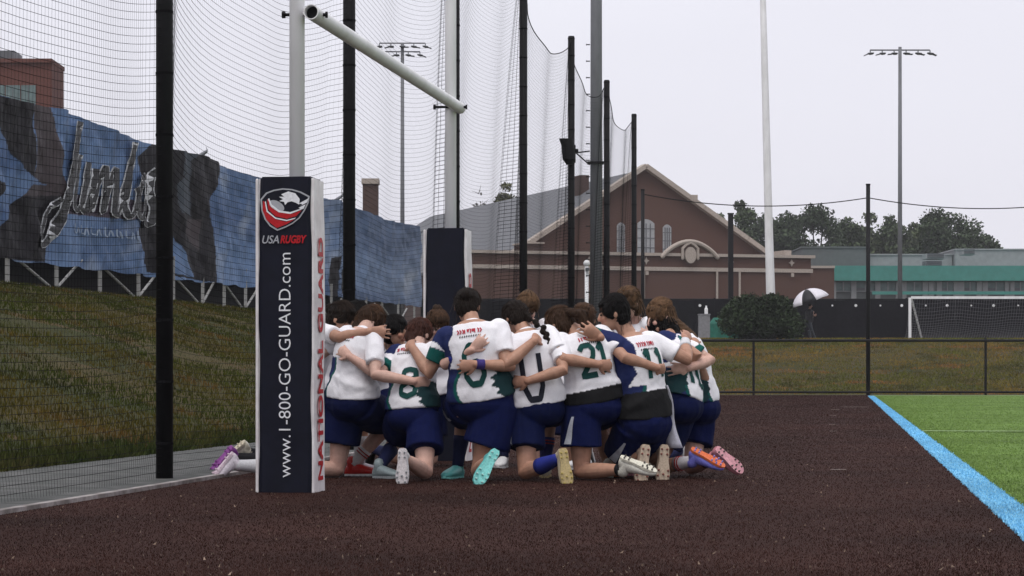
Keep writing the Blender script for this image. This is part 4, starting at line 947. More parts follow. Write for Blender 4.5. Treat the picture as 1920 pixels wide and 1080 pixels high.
TORSO = [(-.16, .085, .080), (-.06, .145, .112), (.06, .168, .122), (.20, .150, .108), (.36, .134, .096), (.54, .142, .104), (.70, .156, .108), (.84, .158, .096), (.94, .120, .076), (1.0, .075, .062)]
def spine_frame(P0, P1, P2, t):
    c = P0 * (1 - t) ** 2 + P1 * 2 * t * (1 - t) + P2 * t * t; d = ((P1 - P0) * 2 * (1 - t) + (P2 - P1) * 2 * t)
    return c, d.normalized()
class Player:
    def __init__(s, **k):
        s.__dict__.update(dict(w=1.0, skin='light', hair='brown', hstyle='bun', face=(0, 0), sz=1.0, style='L', num=None, kneel='R', near=True, text=True, arms={}, feet={}, lean=None, low=False, socks={}, bands={}, jcol=None, nfar=False, hairlen=.0, turn=None, undershirt=None, hem=.10, shrug=.028))
        s.__dict__.update(k); s.setup()
    def setup(s):
        Yh = s.Y; s.pel = W(s.hip[0], s.hip[1], Yh); c = Vector(((968 - 960) * 17.9 / FPX, 17.9, 0)) if s.turn is None else None
        s.f = Vector((c.x - s.pel.x, c.y - s.pel.y, 0)).normalized() if c is not None else Vector((math.cos(R(s.turn)), math.sin(R(s.turn)), 0))
        s.r = Vector((s.f.y, -s.f.x, 0))
        TL = .50 * s.sz
        # neck base from its photo direction; its depth follows from the trunk length
        best = None
        for k in np.linspace(-.5, .5, 401):
            q = W(s.neck[0], s.neck[1], Yh + k); e = abs((q - s.pel).length - TL) + .02 * (0 if k * (s.f.y if abs(s.f.y) > .2 else 1) > 0 else 1)
            if best is None or e < best[0] - 1e-6: best = (e, q)
        q = best[1]; s.nk = s.pel + (q - s.pel).normalized() * min((q - s.pel).length, TL * 1.12)
        mid = (s.pel + s.nk) / 2 - s.f * .07 * s.sz + (s.nk - s.pel).normalized() * .03
        s.sp = (s.pel, mid, s.nk)
        # head
        best = None
        for k in np.linspace(-.25, .3, 221):
            q = W(s.head[0], s.head[1] + 9, s.nk.y + k); e = abs((q - s.nk).length - .150 * s.sz) + .05 * (0 if k * s.f.y >= 0 else 1)
            if best is None or e < best[0] - 1e-6: best = (e, q)
        s.hd = s.nk + (best[1] - s.nk).normalized() * min(max((best[1] - s.nk).length, .13), .185) * 1.0
        yaw, pitch = s.face; hf = Matrix.Rotation(R(yaw), 3, 'Z') @ s.f; hr = Vector((hf.y, -hf.x, 0)); s.hf = (hf * math.cos(R(pitch)) - UP * math.sin(R(pitch))).normalized(); s.hr = hr; s.hu = hr.cross(s.hf).normalized()
        # shoulders
        c, d = spine_frame(*s.sp, .86); rr = (s.r - d * s.r.dot(d)).normalized(); s.td = d; s.tr = rr; s.tf = d.cross(rr) * -1
        if s.tf.dot(s.f) < 0: s.tf = -s.tf
        s.sh = {'L': c - rr * .158 * s.w * s.sz + d * (.0 + s.shrug), 'R': c + rr * .158 * s.w * s.sz + d * (.0 + s.shrug)}
    def torso_rings(s, grow, t0=-.2, t1=1.01, loose=0.0, hem=False):
        out = []
        for t, rx, ry in TORSO:
            if t < t0 or t > t1: continue
            c, d = spine_frame(*s.sp, max(0, t)); c = c + (d * t * .5 * s.sz if t < 0 else Vector())
            rr = (s.r - d * s.r.dot(d)).normalized(); ff = d.cross(rr); ff = -ff if ff.dot(s.f) < 0 else ff
            lo = loose * max(0, 1 - abs(t - .3) / .5) + (.012 if loose and t < .25 else 0)
            out.append((c, rr, ff, (rx * s.w + grow + lo) * s.sz, (ry * (.5 + .5 * s.w) + grow + lo) * s.sz))
        return out
    def torso_bvh(s):
        mb = MB().loft(s.torso_rings(.024, .0, 1.01, .012)); return mb.bvh()

def ray_place(px, py, bvhs, Yd, off):
    """point seen at (px, py): rests on whatever torso it touches, else at depth Yd"""
    o = Vector((0, 0, CAMZ)); d = (W(px, py, 20.0) - o).normalized(); best = None
    for b in bvhs:
        h = b.ray_cast(o, d)
        if h[0] is not None and (best is None or h[3] < best): best = h[3]
    if best is None: return W(px, py, Yd)
    return o + d * (best - off)

WHITE, NAVY, GREEN, DKG = np.array([.80, .79, .82]), np.array([.012, .020, .085]), np.array([.004, .085, .075]), np.array([.006, .030, .034])
def make_player(s, name_label, group, bvhs):
    t = empty('person', Vector((s.pel.x, s.pel.y, 0)), 0, name_label, 'person', group)
    vox = .0053 if s.near else .009
    L0 = Matrix.Translation(-t.location)
    body = MB(); z = s.sz
    body.loft(s.torso_rings(-.004))
    hd = s.hd
    # neck and head
    body.tube([s.nk - s.td * .05, s.nk + (hd - s.nk) * .35, hd - s.hu * .03 - s.hf * .015], [.062 * z, .054 * z, .052 * z], n=12)
    fr = (s.hr, s.hf, s.hu)
    body.ball(hd + s.hu * .018 - s.hf * .008, (.074 * z, .092 * z, .096 * z), fr); body.ball(hd + s.hf * .030 - s.hu * .035, (.056 * z, .062 * z, .070 * z), fr)
    body.ball(hd + s.hf * .062 - s.hu * .085, (.024 * z, .022 * z, .022 * z), fr)
    body.tube([hd + s.hf * .088 + s.hu * .015, hd + s.hf * .104 - s.hu * .020], [.010, .0155], n=8)          # nose
    body.tube([hd + s.hf * .086 - s.hu * .058 - s.hr * .014, hd + s.hf * .086 - s.hu * .058 + s.hr * .014], [.008, .008], n=8)   # lips
    for sg in (-1, 1):
        body.ball(hd + s.hr * sg * .078 * z - s.hu * .008 - s.hf * .006, (.008, .016, .027), fr)              # ears
        body.ball(hd + s.hf * .072 + s.hr * sg * .034 - s.hu * .022, (.022, .020, .020), fr)                  # cheeks
    jer = MB(); jer.loft(s.torso_rings(.021, .0 if s.hem < .08 else .05, .99, .016))
    jer.tube([s.nk - s.td * .08, s.nk - s.td * .045], [.095 * z, .074 * z], n=14)
    # arms
    arm = {}
    for side, sg in (('L', -1), ('R', 1)):
        sh = s.sh[side]; a = s.arms.get(side)
        if a is None:            # hand resting on the neighbour's back
            tgt = sh + s.tr * sg * .27 * z + s.tf * .06 + UP * (-.06); pole = sh + s.tr * sg * .25 - UP * .3 - s.tf * .2; hdn = s.tr * sg; pn = s.tf
        else:
            wd = a.get('d', 0.0)
            if 'w3' in a: tgt = Vector(a['w3'])
            else: tgt = ray_place(a['w'][0], a['w'][1], bvhs, sh.y + wd, .030 + a.get('off', 0))
            e = a['e']; pole = W(e[0], e[1], ray_place(e[0], e[1], bvhs, (sh.y + tgt.y) / 2, .06).y - a.get('pull', .05)); hdn = None; pn = Vector((0, 1, 0)) if 'pn' not in a else Vector(a['pn'])
        el, wr = ik(sh, tgt, .275 * z, .245 * z, pole)
        if a is not None and 'ey' in a:
            pole = W(a['e'][0], a['e'][1], a['ey']); v_ = pole - sh; el = sh + v_.normalized() * min(v_.length, .315 * z); v_ = tgt - el; wr = el + v_.normalized() * min(v_.length, .275 * z)
        if a is not None and 'h' in a:
            hp = ray_place(a['h'][0], a['h'][1], bvhs, wr.y, .022); hdn = (hp - wr)
            fd = (wr - el).normalized(); hdn = (hdn.normalized() + fd * .35).normalized()
        elif hdn is None: hdn = (wr - el).normalized()
        arm[side] = (sh, el, wr)
        fa = (wr - el)
        body.tube([sh - s.tr * sg * .02, sh.lerp(el, .35), sh.lerp(el, .8), el, el + fa * .25, el + fa * .65, wr], [.056 * z, .050 * z, .042 * z, .041 * z, .0435 * z, .034 * z, .0275 * z], n=14)
        hand(body, wr, hdn, pn, sg, .75, z * .95)
        sl = s.sleeve if hasattr(s, 'sleeve') else .70
        jer.ball(sh - s.tr * sg * .012 - s.td * .012, .070 * z); jer.tube([sh - s.tr * sg * .01, sh.lerp(el, .35), sh.lerp(el, sl)], [.067 * z, .066 * z, .063 * z], n=16, caps=False)
    # legs
    hips = {'L': s.pel - s.r * .088 * s.w * z - UP * .035, 'R': s.pel + s.r * .088 * s.w * z - UP * .035}; legs = {}
    TH, SH_ = .425 * z, .405 * z
    for side, sg in (('L', -1), ('R', 1)):
        hp = hips[side]; ft = s.feet.get(side, {}); kn_down = s.kneel == side or s.kneel == 'both'
        if kn_down:
            if 'k' in ft:
                best = None
                for dY in np.linspace(-.3, .5, 161):
                    q = W(ft['k'][0], 700, hp.y + dY); q.z = .062
                    e = abs((q - hp).length - TH) + .03 * abs(dY)
                    if best is None or e < best[0]: best = (e, q)
                kn = best[1]
            else:
                dz = hp.z - .062; fw = math.sqrt(max(.0004, TH * TH - dz * dz)) if dz < TH else .02; kn = hp + s.f * fw - UP * (hp.z - .062) + s.r * sg * .02
            if (kn - hp).length > TH * 1.08 and hp.z - .062 < TH * 1.08: pass
            if 'a' in ft:
                best = None
                for dY in np.linspace(-.45, .3, 151):
                    q = W(ft['a'][0], ft['a'][1], kn.y + dY); e = abs((q - kn).length - SH_) + .05 * max(0, dY)
                    if best is None or e < best[0]: best = (e, q)
                an = kn + (best[1] - kn).normalized() * min((best[1] - kn).length, SH_ * 1.1)
            else: an = kn - s.f * SH_ * .94 + UP * .075
            tp = ft.get('t'); 
            toe = W(tp[0], tp[1], an.y + ft.get('td', -.03)) if tp else an - s.f * .1 - UP * .2
            sn = Vector(ft['n']).normalized() if 'n' in ft else (-s.f + UP * .25).normalized()
        else:
            if 'p' in ft: fp = W(ft['p'][0], 700, s.Y + ft.get('d', .38)); fp.z = .085
            else: fp = s.pel + s.f * .40 + s.r * sg * .15; fp.z = .085
            kn, an = ik(hp, fp, TH, SH_, hp + s.f * .8 + UP * .45 + s.r * sg * .12)
            an = fp if (fp - an).length < .12 else an; dirf = ft.get('dir'); toe = an + (Vector(dirf) if dirf else (s.f + s.r * sg * .15)) * .2; sn = -UP
            if an.z < .084: an.z = .084
        legs[side] = (hp, kn, an, toe, sn, kn_down)
        sd_ = an - kn; back = (kn - hp).cross(sd_); 
        body.tube([hp, hp.lerp(kn, .5), hp.lerp(kn, .88), kn, kn + sd_ * .10], [.092 * s.w * z, .076 * s.w * z, .060 * z, .056 * z, .054 * z], n=16)
        body.tube([kn, kn + sd_ * .28, kn + sd_ * .55, kn + sd_ * .85, an], [.052 * z, .057 * z, .050 * z, .036 * z, .034 * z], n=14)
    skin = np.array(SKIN[s.skin])
    def paint_skin(me):
        co = co_of(me); c = np.tile(skin, (len(co), 1)); rel = co - np.array(hd)
        x = rel @ np.array(s.hr); y = rel @ np.array(s.hf); u = rel @ np.array(s.hu)
        lips = (y > .06) & (np.abs(x) < .026) & (np.abs(u + .058) < .010); c[lips] = skin * np.array([.85, .5, .5])
        brow = (y > .05) & (np.abs(np.abs(x) - .032) < .020) & (np.abs(u - .030) < .006); c[brow] = np.array(HAIR[s.hair]) * 1.2
        near_hd = np.linalg.norm(rel, axis=1) < .16; c[near_hd & (np.abs(np.abs(x) - .034) < .024) & (y > .06) & (np.abs(u + .028) < .02)] *= np.array([1.02, .88, .88])
        for q in arm.values():   # redder elbows and hands
            for P_, rr in ((q[1], .05), (q[2], .11)):
                k = np.exp(-(np.linalg.norm(co - np.array(P_), axis=1) / rr) ** 2)[:, None]; c = c * (1 - .25 * k) + c * np.array([1.0, .78, .74]) * .25 * k
        for q in legs.values():
            k = np.exp(-(np.linalg.norm(co - np.array(q[1]), axis=1) / .09) ** 2)[:, None]; c = c * (1 - .35 * k) + c * np.array([.92, .66, .60]) * .35 * k
        set_col(me, c)
    remesh_later(body, 'body', M_skin, t, vox, 2, paint_skin)
    for sg in (-1, 1):
        MB().ball(hd + s.hf * .0815 * z + s.hr * sg * .033 + s.hu * .008, (.013, .008, .007), fr, 10, 6).build('eye', M_eye, t, True, L0)
    # jersey
    P0, P1, P2 = s.sp
    def paint_jersey(me):
        co = co_of(me).astype(float); nn = no_of(me)
        rel = co - np.array(s.pel); up = np.array((s.nk - s.pel).normalized()); h = rel @ up / (.5 * z); a = rel @ np.array(s.r) - np.clip(h, 0, 1.05) * float((s.nk - s.pel).dot(s.r)); b = rel @ np.array(s.f)
        c = np.tile(WHITE if s.jcol is None else np.array(s.jcol), (len(co), 1))
        if s.jcol is None:
            wob = .015 * np.sin(h * 14 + a * 20)
            for sd2, sg in (('L', -1), ('R', 1)):
                if s.style == 'W' and sd2 == 'L':
                    lowp = (-a > (.070 + .035 * np.sin(h * 8 + 1)) * s.w) & (h < .58); c[lowp] = NAVY; c[(np.abs(-a - (.070 + .035 * np.sin(h * 8 + 1)) * s.w) < .014) & (h < .58)] = GREEN
                if s.style not in (sd2, 'B'): continue
                sh, el, wr = [np.array(q) for q in arm[sd2]]; ax = el - sh; la = np.linalg.norm(ax); ax /= la; tt = (co - sh) @ ax / la; rad = np.linalg.norm((co - sh) - np.outer(tt * la, ax), axis=1)
                side_ = (a * sg > (.108 + .035 * (1 - np.clip(h, 0, 1)) + wob) * s.w) & (h > .50 + .10 * np.sin(a * 40))
                slv = (rad < .092) & (tt > .12) & (a * sg > .118 * s.w); c[side_ | slv] = NAVY
                c[slv & (tt > .40 + wob * 3)] = GREEN
                fl = slv & (np.abs(tt - .36 - wob * 4) < .075 + .06 * np.sin(co[:, 2] * 55)) & ((co - sh) @ np.array(s.f) < .03); c[fl] = WHITE
                lowp = (a * sg > (.098 + .03 * np.sin(h * 9)) * s.w) & (h < .46); c[lowp] = NAVY
                edge = (np.abs(a * sg - (.098 + .03 * np.sin(h * 9)) * s.w) < .014) & (h < .46); c[edge] = GREEN
                o_ = (-a * sg > (.098 + .20 * np.abs(h - .24) + .012 * np.sin(h * 60)) * s.w); c[o_ & (h < .42)] = DKG
        if s.undershirt is not None: c[h < s.undershirt] = np.array([.008, .008, .009])
        set_col(me, c)
        q = co - np.array(s.pel)
        fold = .016 * (.45 - np.abs(vnoise(np.stack([a * 7 + h * 1.2, h * 3.2 - a * 4, b * 5], -1), 1.5, s.hip[0] % 23))) + .005 * vnoise(np.stack([a * 16, h * 6 + a * 5, b * 12], -1), 1.6, s.hip[0] % 7) + .004 * np.sin((h * 26 + a * 14 * np.sin(s.hip[0]))) * np.exp(-((h - .22) / .16) ** 2)
        fold = fold * np.clip(1.25 - h * .8, .4, 1) * np.clip(.35 + h * 3, .35, 1)
        me.vertices.foreach_set('co', (co + nn * fold[:, None]).astype(np.float32).ravel()); me.update()
    jo = remesh_later(jer, 'jersey', M_jersey if s.jcol is None else M_jersey, t, .0085 if s.near else .012, 4, paint_jersey)
    # shorts
    sho = MB(); sho.loft(s.torso_rings(.026, -.2, .22, .0))
    for side in 'LR':
        hp, kn = legs[side][:2]; e = .60 if legs[side][5] else .66
        sho.tube([hp + UP * .02, hp.lerp(kn, .35), hp.lerp(kn, e)], [.122 * s.w * z, .130 * s.w * z, .134 * s.w * z], n=18, caps=False)
    sho.ball(s.pel - s.f * .035 - UP * .02, (.190 * s.w * z, .140 * z, .125 * z), (s.r, s.f, UP))
    def wrinkle(me):
        co = co_of(me).astype(float); nn = no_of(me)
        rel = co - np.array(s.pel); fold = .013 * (.4 - np.abs(vnoise(rel * np.array([8, 8, 4]), 1.4, s.hip[0] % 19 + 2))) + .004 * vnoise(rel * np.array([16, 16, 9]), 1.5, s.hip[0] % 11)
        me.vertices.foreach_set('co', (co + nn * fold[:, None]).astype(np.float32).ravel()); me.update()
    remesh_later(sho, 'shorts', M_shorts if s.hip[0] % 2 else M_shorts2, t, .0095 if s.near else .013, 5, wrinkle)
    # hair
    hm = MB(); k = z * 1.0
    hm.ball(hd + s.hu * .026 - s.hf * .020, (.083 * k, .096 * k, .096 * k), fr); hm.ball(hd - s.hf * .045 - s.hu * .025, (.076 * k, .062 * k, .082 * k), fr)
    hm.ball(hd + s.hu * .075 + s.hf * .010, (.068 * k, .076 * k, .040 * k), fr)
    for sg in (-1, 1): hm.ball(hd + s.hr * sg * .066 + s.hu * .03 + s.hf * .015, (.024 * k, .052 * k, .058 * k), fr)
    tie = None
    if s.hstyle == 'bun': hm.ball(hd - s.hf * .105 + s.hu * .03, (.044, .042, .042), fr); tie = (hd - s.hf * .085 + s.hu * .028, .03)
    elif s.hstyle == 'top': hm.ball(hd - s.hf * .05 + s.hu * .115, (.042, .045, .036), fr)
    elif s.hstyle == 'low': hm.ball(hd - s.hf * .085 - s.hu * .065, (.045, .042, .050), fr); hm.tube([hd - s.hf * .09 - s.hu * .06, s.nk - s.tf * .06 - s.td * .03], [.032, .016], n=10)
    elif s.hstyle == 'tail':
        a_ = hd - s.hf * .095 + s.hu * .045; b_ = s.nk - s.tf * .115 - s.td * .02; hm.tube([a_, (a_ + b_) / 2 - s.hf * .05 - s.tf * .03, b_, b_ - s.td * .10], [.028, .036, .030, .010], n=10)
    elif s.hstyle == 'braid':
        a_ = hd - s.hf * .085 - s.hu * .02; b_ = s.nk + s.tr * .10 - s.tf * .10 - s.td * .02; c_ = b_ - s.td * .14 + s.tr * .03; pts = [a_.lerp(b_, q) for q in np.linspace(0, 1, 6)] + [b_.lerp(c_, q) for q in np.linspace(.2, 1, 6)]
        for i_, q in enumerate(pts): hm.ball(q + s.tr * (.008 if i_ % 2 else -.008), .026 - .0009 * i_)
    elif s.hstyle == 'braids':
        for sg in (-1, 1):
            a_ = hd - s.hf * .06 + s.hr * sg * .05 - s.hu * .03; b_ = s.nk + s.tr * sg * .05 - s.tf * .11
            for q in np.linspace(0, 1, 7): hm.ball(a_.lerp(b_, q), .022)
        for sg in (-1.5, -.5, .5, 1.5):
            for q in np.linspace(0, 1, 6): ang = q * 2.0 - .3; hm.ball(hd + s.hr * sg * .035 + (s.hu * math.cos(ang) - s.hf * math.sin(ang)) * .105 + s.hu * .01, .018)
    elif s.hstyle == 'curly':
        for i_ in range(46):
            v = Vector((random.gauss(0, 1), random.gauss(-.5, 1), random.gauss(.5, 1))).normalized(); hm.ball(hd + s.hr * v.x * .088 + s.hf * v.y * .10 + s.hu * (v.z * .10 + .02), random.uniform(.018, .032), None, 8, 6)
    elif s.hstyle == 'long':
        hm.tube([hd - s.hf * .05 + s.hu * .02, hd - s.hf * .075 - s.hu * .08, s.nk - s.tf * .075 - s.td * .06], [.075, .065, .045], n=12)
    def comb(me):
        co = co_of(me).astype(float); nn = no_of(me); rel = co - np.array(hd); x = rel @ np.array(s.hr); y = rel @ np.array(s.hf); u = rel @ np.array(s.hu)
        ang = np.arctan2(x, u + .02); fold = .0014 * np.sin(ang * 17 + 2 * np.sin(y * 30)) + .0025 * vnoise(rel * 22, 1.6, 3) + .0022 * np.sin(x * 190 + u * 40 + 3 * np.sin(y * 40))
        me.vertices.foreach_set('co', (co + nn * fold[:, None]).astype(np.float32).ravel()); me.update()
    remesh_later(hm, 'hair', hair_mat(s.hair), t, .006 if s.near else .008, 2, comb)
    pls = []; r3 = np.random.default_rng(int(s.hip[0]) + 5); H = np.array(hd); X_, Y_, Z_ = np.array(s.hr), np.array(s.hf), np.array(s.hu)
    goal_ = {'bun': (0, -.10, .03), 'top': (0, -.05, .10), 'low': (0, -.10, -.06), 'tail': (0, -.10, .045), 'braid': (0, -.09, -.03)}.get(s.hstyle)
    for i_ in range(620 if s.near else 300):
        a_ = r3.uniform(-math.pi, math.pi); e_ = r3.uniform(.15, 1.0); th0 = r3.uniform(-.75, .9)
        side_x = np.clip(r3.normal(0, .55), -1, 1); qs = np.linspace(0, 1, 9); pl = []
        lift = .985 + abs(r3.normal(0, .022)) + (r3.uniform(0, .10) if r3.random() < .07 else 0); wv = r3.normal(0, .05)
        for q in qs:
            ang = th0 + q * (2.1 - th0 * .6)                     # over the skull from the hairline to the nape
            cx_ = side_x * (1 - (.75 * q ** 2 if goal_ else .1 * q)) + wv * math.sin(q * 5)
            rr_ = math.sqrt(max(.02, 1 - (cx_ * .93) ** 2))
            pl.append(H + X_ * cx_ * .092 * lift + Y_ * (math.cos(ang + .2) * .103 * rr_ * lift - .020) * 1.0 + Z_ * (math.sin(ang + .2) * .108 * rr_ * lift + .026))
        pl = np.array(pl)
        if goal_:
            g_ = H + X_ * goal_[0] + Y_ * goal_[1] + Z_ * goal_[2]; kq = (qs[:, None] ** 3) * .8; pl = pl * (1 - kq) + (g_ + r3.normal(0, .015, 3)) * kq
        pls.append(pl)
    for i_ in range(70 if s.near else 30):          # loose wisps round the nape, ears and crown
        v3 = r3.normal(0, 1, 3); v3[1] = -abs(v3[1]) * .8; v3 /= np.linalg.norm(v3); st_ = H + X_ * v3[0] * .086 + Y_ * (v3[1] * .098 - .02) + Z_ * (v3[2] * .10 + .02); out_ = X_ * v3[0] + Y_ * v3[1] + Z_ * v3[2]
        ln_ = r3.uniform(.04, .11); q4 = np.linspace(0, 1, 7)[:, None]; sw = r3.normal(0, .35, 3)
        pls.append(st_ + out_ * (.004 + .022 * q4 * r3.uniform(.3, 1.2)) + (np.array([0, 0, -1.0]) + sw * .5) * ln_ * q4 ** 1.2)
    V_s, Q_s = strands(pls, r3.uniform(.0008, .0019, len(pls))); ho = quad_obj('hair_strands', V_s - np.array(t.location), Q_s, strand_mat(s.hair), t); ho['kind'] = 'stuff'
    if tie: MB().ball(tie[0], tie[1], fr, 12, 8).build('hair_tie', cloth('tie', (.02, .02, .03)), t, True, L0)
    # socks, boots, bands
    for side in 'LR':
        hp, kn, an, toe, sn, kd = legs[side]; sk = s.socks.get(side, s.socks.get('*', ('navy', (.012, .016, .05), .55)))
        if sk:
            a_ = kn.lerp(an, 1 - sk[2]); sd_ = an - kn
            rr = lambda q: np.interp(q, [0, .28, .55, .85, 1], [.052, .057, .050, .036, .034]) * z + .005
            qs = np.linspace(1 - sk[2], 1.0, 6)
            so = MB().tube([kn + sd_ * q for q in qs], [rr(q) for q in qs], n=14, caps=False).build('sock', cloth('sock_' + sk[0], sk[1]), t, True, L0)
            for pl in so.data.polygons: pl.use_smooth = True
            if len(sk) > 3:
                for j in range(2):
                    q = 1 - sk[2] + .05 + .05 * j; MB().tube([kn + sd_ * q, kn + sd_ * (q + .02)], [rr(q) + .003] * 2, n=14, caps=False).build('sock_stripe', cloth('sockstripe', sk[3]), so, False, L0)
        bt = s.boots.get(side, s.boots.get('*'))
        if bt: boot(t, an, toe, sn, bt[0], bt[1], z, bt[2] if len(bt) > 2 else None)
    for side, (q0, q1, cname, cc) in s.bands.items():
        sh, el, wr = arm[side]; fa = wr - el
        rr = lambda q: np.interp(q, [0, .25, .65, 1], [.041, .0435, .034, .0275]) * z + .005
        bo = MB().tube([el + fa * q for q in np.linspace(q0, q1, 4)], [rr(q) for q in np.linspace(q0, q1, 4)], n=16, caps=False).build('wristband', cloth(cname, cc), t, True, L0)
        for pl in bo.data.polygons: pl.use_smooth = True
    s.t = t; s.arm = arm; s.legs = legs; return t

STROKES = {'0': [[(.2, 0), (0, .2), (0, .8), (.2, 1), (.45, 1), (.65, .8), (.65, .2), (.45, 0), (.2, 0)]], '1': [[(.1, .8), (.35, 1), (.35, 0)]], '2': [[(0, .85), (.15, 1), (.5, 1), (.65, .82), (.6, .6), (0, 0), (.68, 0)]],
           '4': [[(.5, 0), (.5, 1), (0, .32), (.7, .32)]], '6': [[(.62, .95), (.2, 1), (0, .75), (0, .2), (.2, 0), (.5, 0), (.65, .2), (.62, .45), (.45, .56), (.05, .5)]], '8': [[(.3, .54), (.08, .7), (.12, .95), (.33, 1), (.55, .95), (.58, .7), (.3, .54), (.05, .35), (.05, .1), (.3, 0), (.58, .1), (.6, .35), (.3, .54)]],
           '5': [[(.62, 1), (.08, 1), (.05, .55), (.4, .6), (.63, .42), (.6, .12), (.4, 0), (.02, .06)]], 'U': [[(0, 1), (0, .25), (.15, 0), (.5, 0), (.65, .25), (.65, 1)]]}
def back_print(s, jersey):
    """numbers and a line of small print laid onto the back of the jersey"""
    me = jersey.data; bv = BVHTree.FromPolygons([v.co + s.t.location for v in me.vertices], [tuple(q.vertices) for q in me.polygons])
    L0 = Matrix.Translation(-s.t.location)
    def snap(a, h):
        c, d = spine_frame(*s.sp, h); rr = (s.r - d * s.r.dot(d)).normalized(); ff = d.cross(rr); ff = -ff if ff.dot(s.f) < 0 else ff
        o = c + rr * a - ff * .5; hit = bv.ray_cast(o, ff)
        return (hit[0] - ff * .005) if hit[0] is not None and (hit[0] - c).length < .3 else c + rr * a - ff * .14
    def stroke(mb, pts, wd):
        P = np.array(pts, float); dd = np.r_[0, np.cumsum(np.hypot(P[:, 0] - np.r_[P[0, 0], P[:-1, 0]], (P[:, 1] - np.r_[P[0, 1], P[:-1, 1]]) * .5))]; dd = dd[1:] if len(dd) > len(P) else dd
        n_ = max(3, int(dd[-1] / .012)); q = np.linspace(0, dd[-1], n_); X = np.interp(q, dd, P[:, 0]); H = np.interp(q, dd, P[:, 1]); tx, ty = np.gradient(X), np.gradient(H) * .5; l = np.hypot(tx, ty) + 1e-9
        v = [snap(X[i] - ty[i] / l[i] * wd * g, H[i] + tx[i] / l[i] * wd * g / .5) for i in range(n_) for g in (-1, 0, 1)]
        f = [(3 * i + j, 3 * i + j + 1, 3 * i + 4 + j, 3 * i + 3 + j) for i in range(n_ - 1) for j in (0, 1)]; mb.add(v, f)
    if s.num:
        hgt = getattr(s, 'nh', (.24, .42))[1]; n0_ = getattr(s, 'nh', (.24, .42))[0]; w1 = .15; gap = .115 if len(s.num) == 2 else 0
        for i, ch in enumerate(s.num):
            mb = MB(); x0 = (i - (len(s.num) - 1) / 2) * gap - w1 * .33 + getattr(s, 'nx', 0)
            for st in STROKES[ch]: stroke(mb, [(x0 + q[0] * w1 * (1.0 if len(s.num) > 1 else 1.25), n0_ + q[1] * hgt) for q in st], .017)
            mb.build('number', M_num if not getattr(s, 'ndark', False) else M_numd, s.t, False, L0)
    if s.text:
        r2 = random.Random(int(s.hip[0])); red, blk = MB(), MB(); x = -.085
        while x < .085:
            k = r2.choice([[(0, 0), (0, 1)], [(0, 1), (.5, 0), (1, 1)], [(0, 0), (1, .5), (0, 1)], [(0, 1), (1, 1), (.5, 0)]]); stroke(red, [(x + q[0] * .011, .80 + q[1] * .05) for q in k], .0042); x += .0175
        x = -.07
        while x < .07: stroke(blk, [(x, .755), (x + .006, .775)], .0035); x += .016
        red.build('small_print', M_redp, s.t, False, L0)['kind'] = 'stuff'; blk.build('small_print', M_blkp, s.t, False, L0)['kind'] = 'stuff'
def side_stripe(s, shorts_o, side, q0=.12, q1=.60, a0=.35):
    me = shorts_o.data; bv = BVHTree.FromPolygons([v.co + s.t.location for v in me.vertices], [tuple(q.vertices) for q in me.polygons])
    hp, kn = s.legs[side][:2]; ax = (kn - hp).normalized(); sg = -1 if side == 'L' else 1
    out = (s.r * sg - ax * (s.r * sg).dot(ax)).normalized(); bk = ax.cross(out); bk = bk if bk.dot(s.f) < 0 else -bk
    mb = MB(); v = []
    n_ = 12
    for i in range(n_):
        q = q0 + (q1 - q0) * i / (n_ - 1); wd = .06 + .17 * (i / (n_ - 1)); 
        for g in (-1, 0, 1):
            ang = a0 + .35 * (1 - i / (n_ - 1)) + g * wd; dr = out * math.cos(ang) + bk * math.sin(ang); c = hp.lerp(kn, q); hit = bv.ray_cast(c + dr * .4, -dr)
            v.append((hit[0] + dr * .005) if hit[0] is not None else c + dr * .12)
    mb.add(v, [(3 * i + j, 3 * i + j + 1, 3 * i + 4 + j, 3 * i + 3 + j) for i in range(n_ - 1) for j in (0, 1)]); mb.build('side_stripe', M_stripe, s.t, False, Matrix.Translation(-s.t.location))

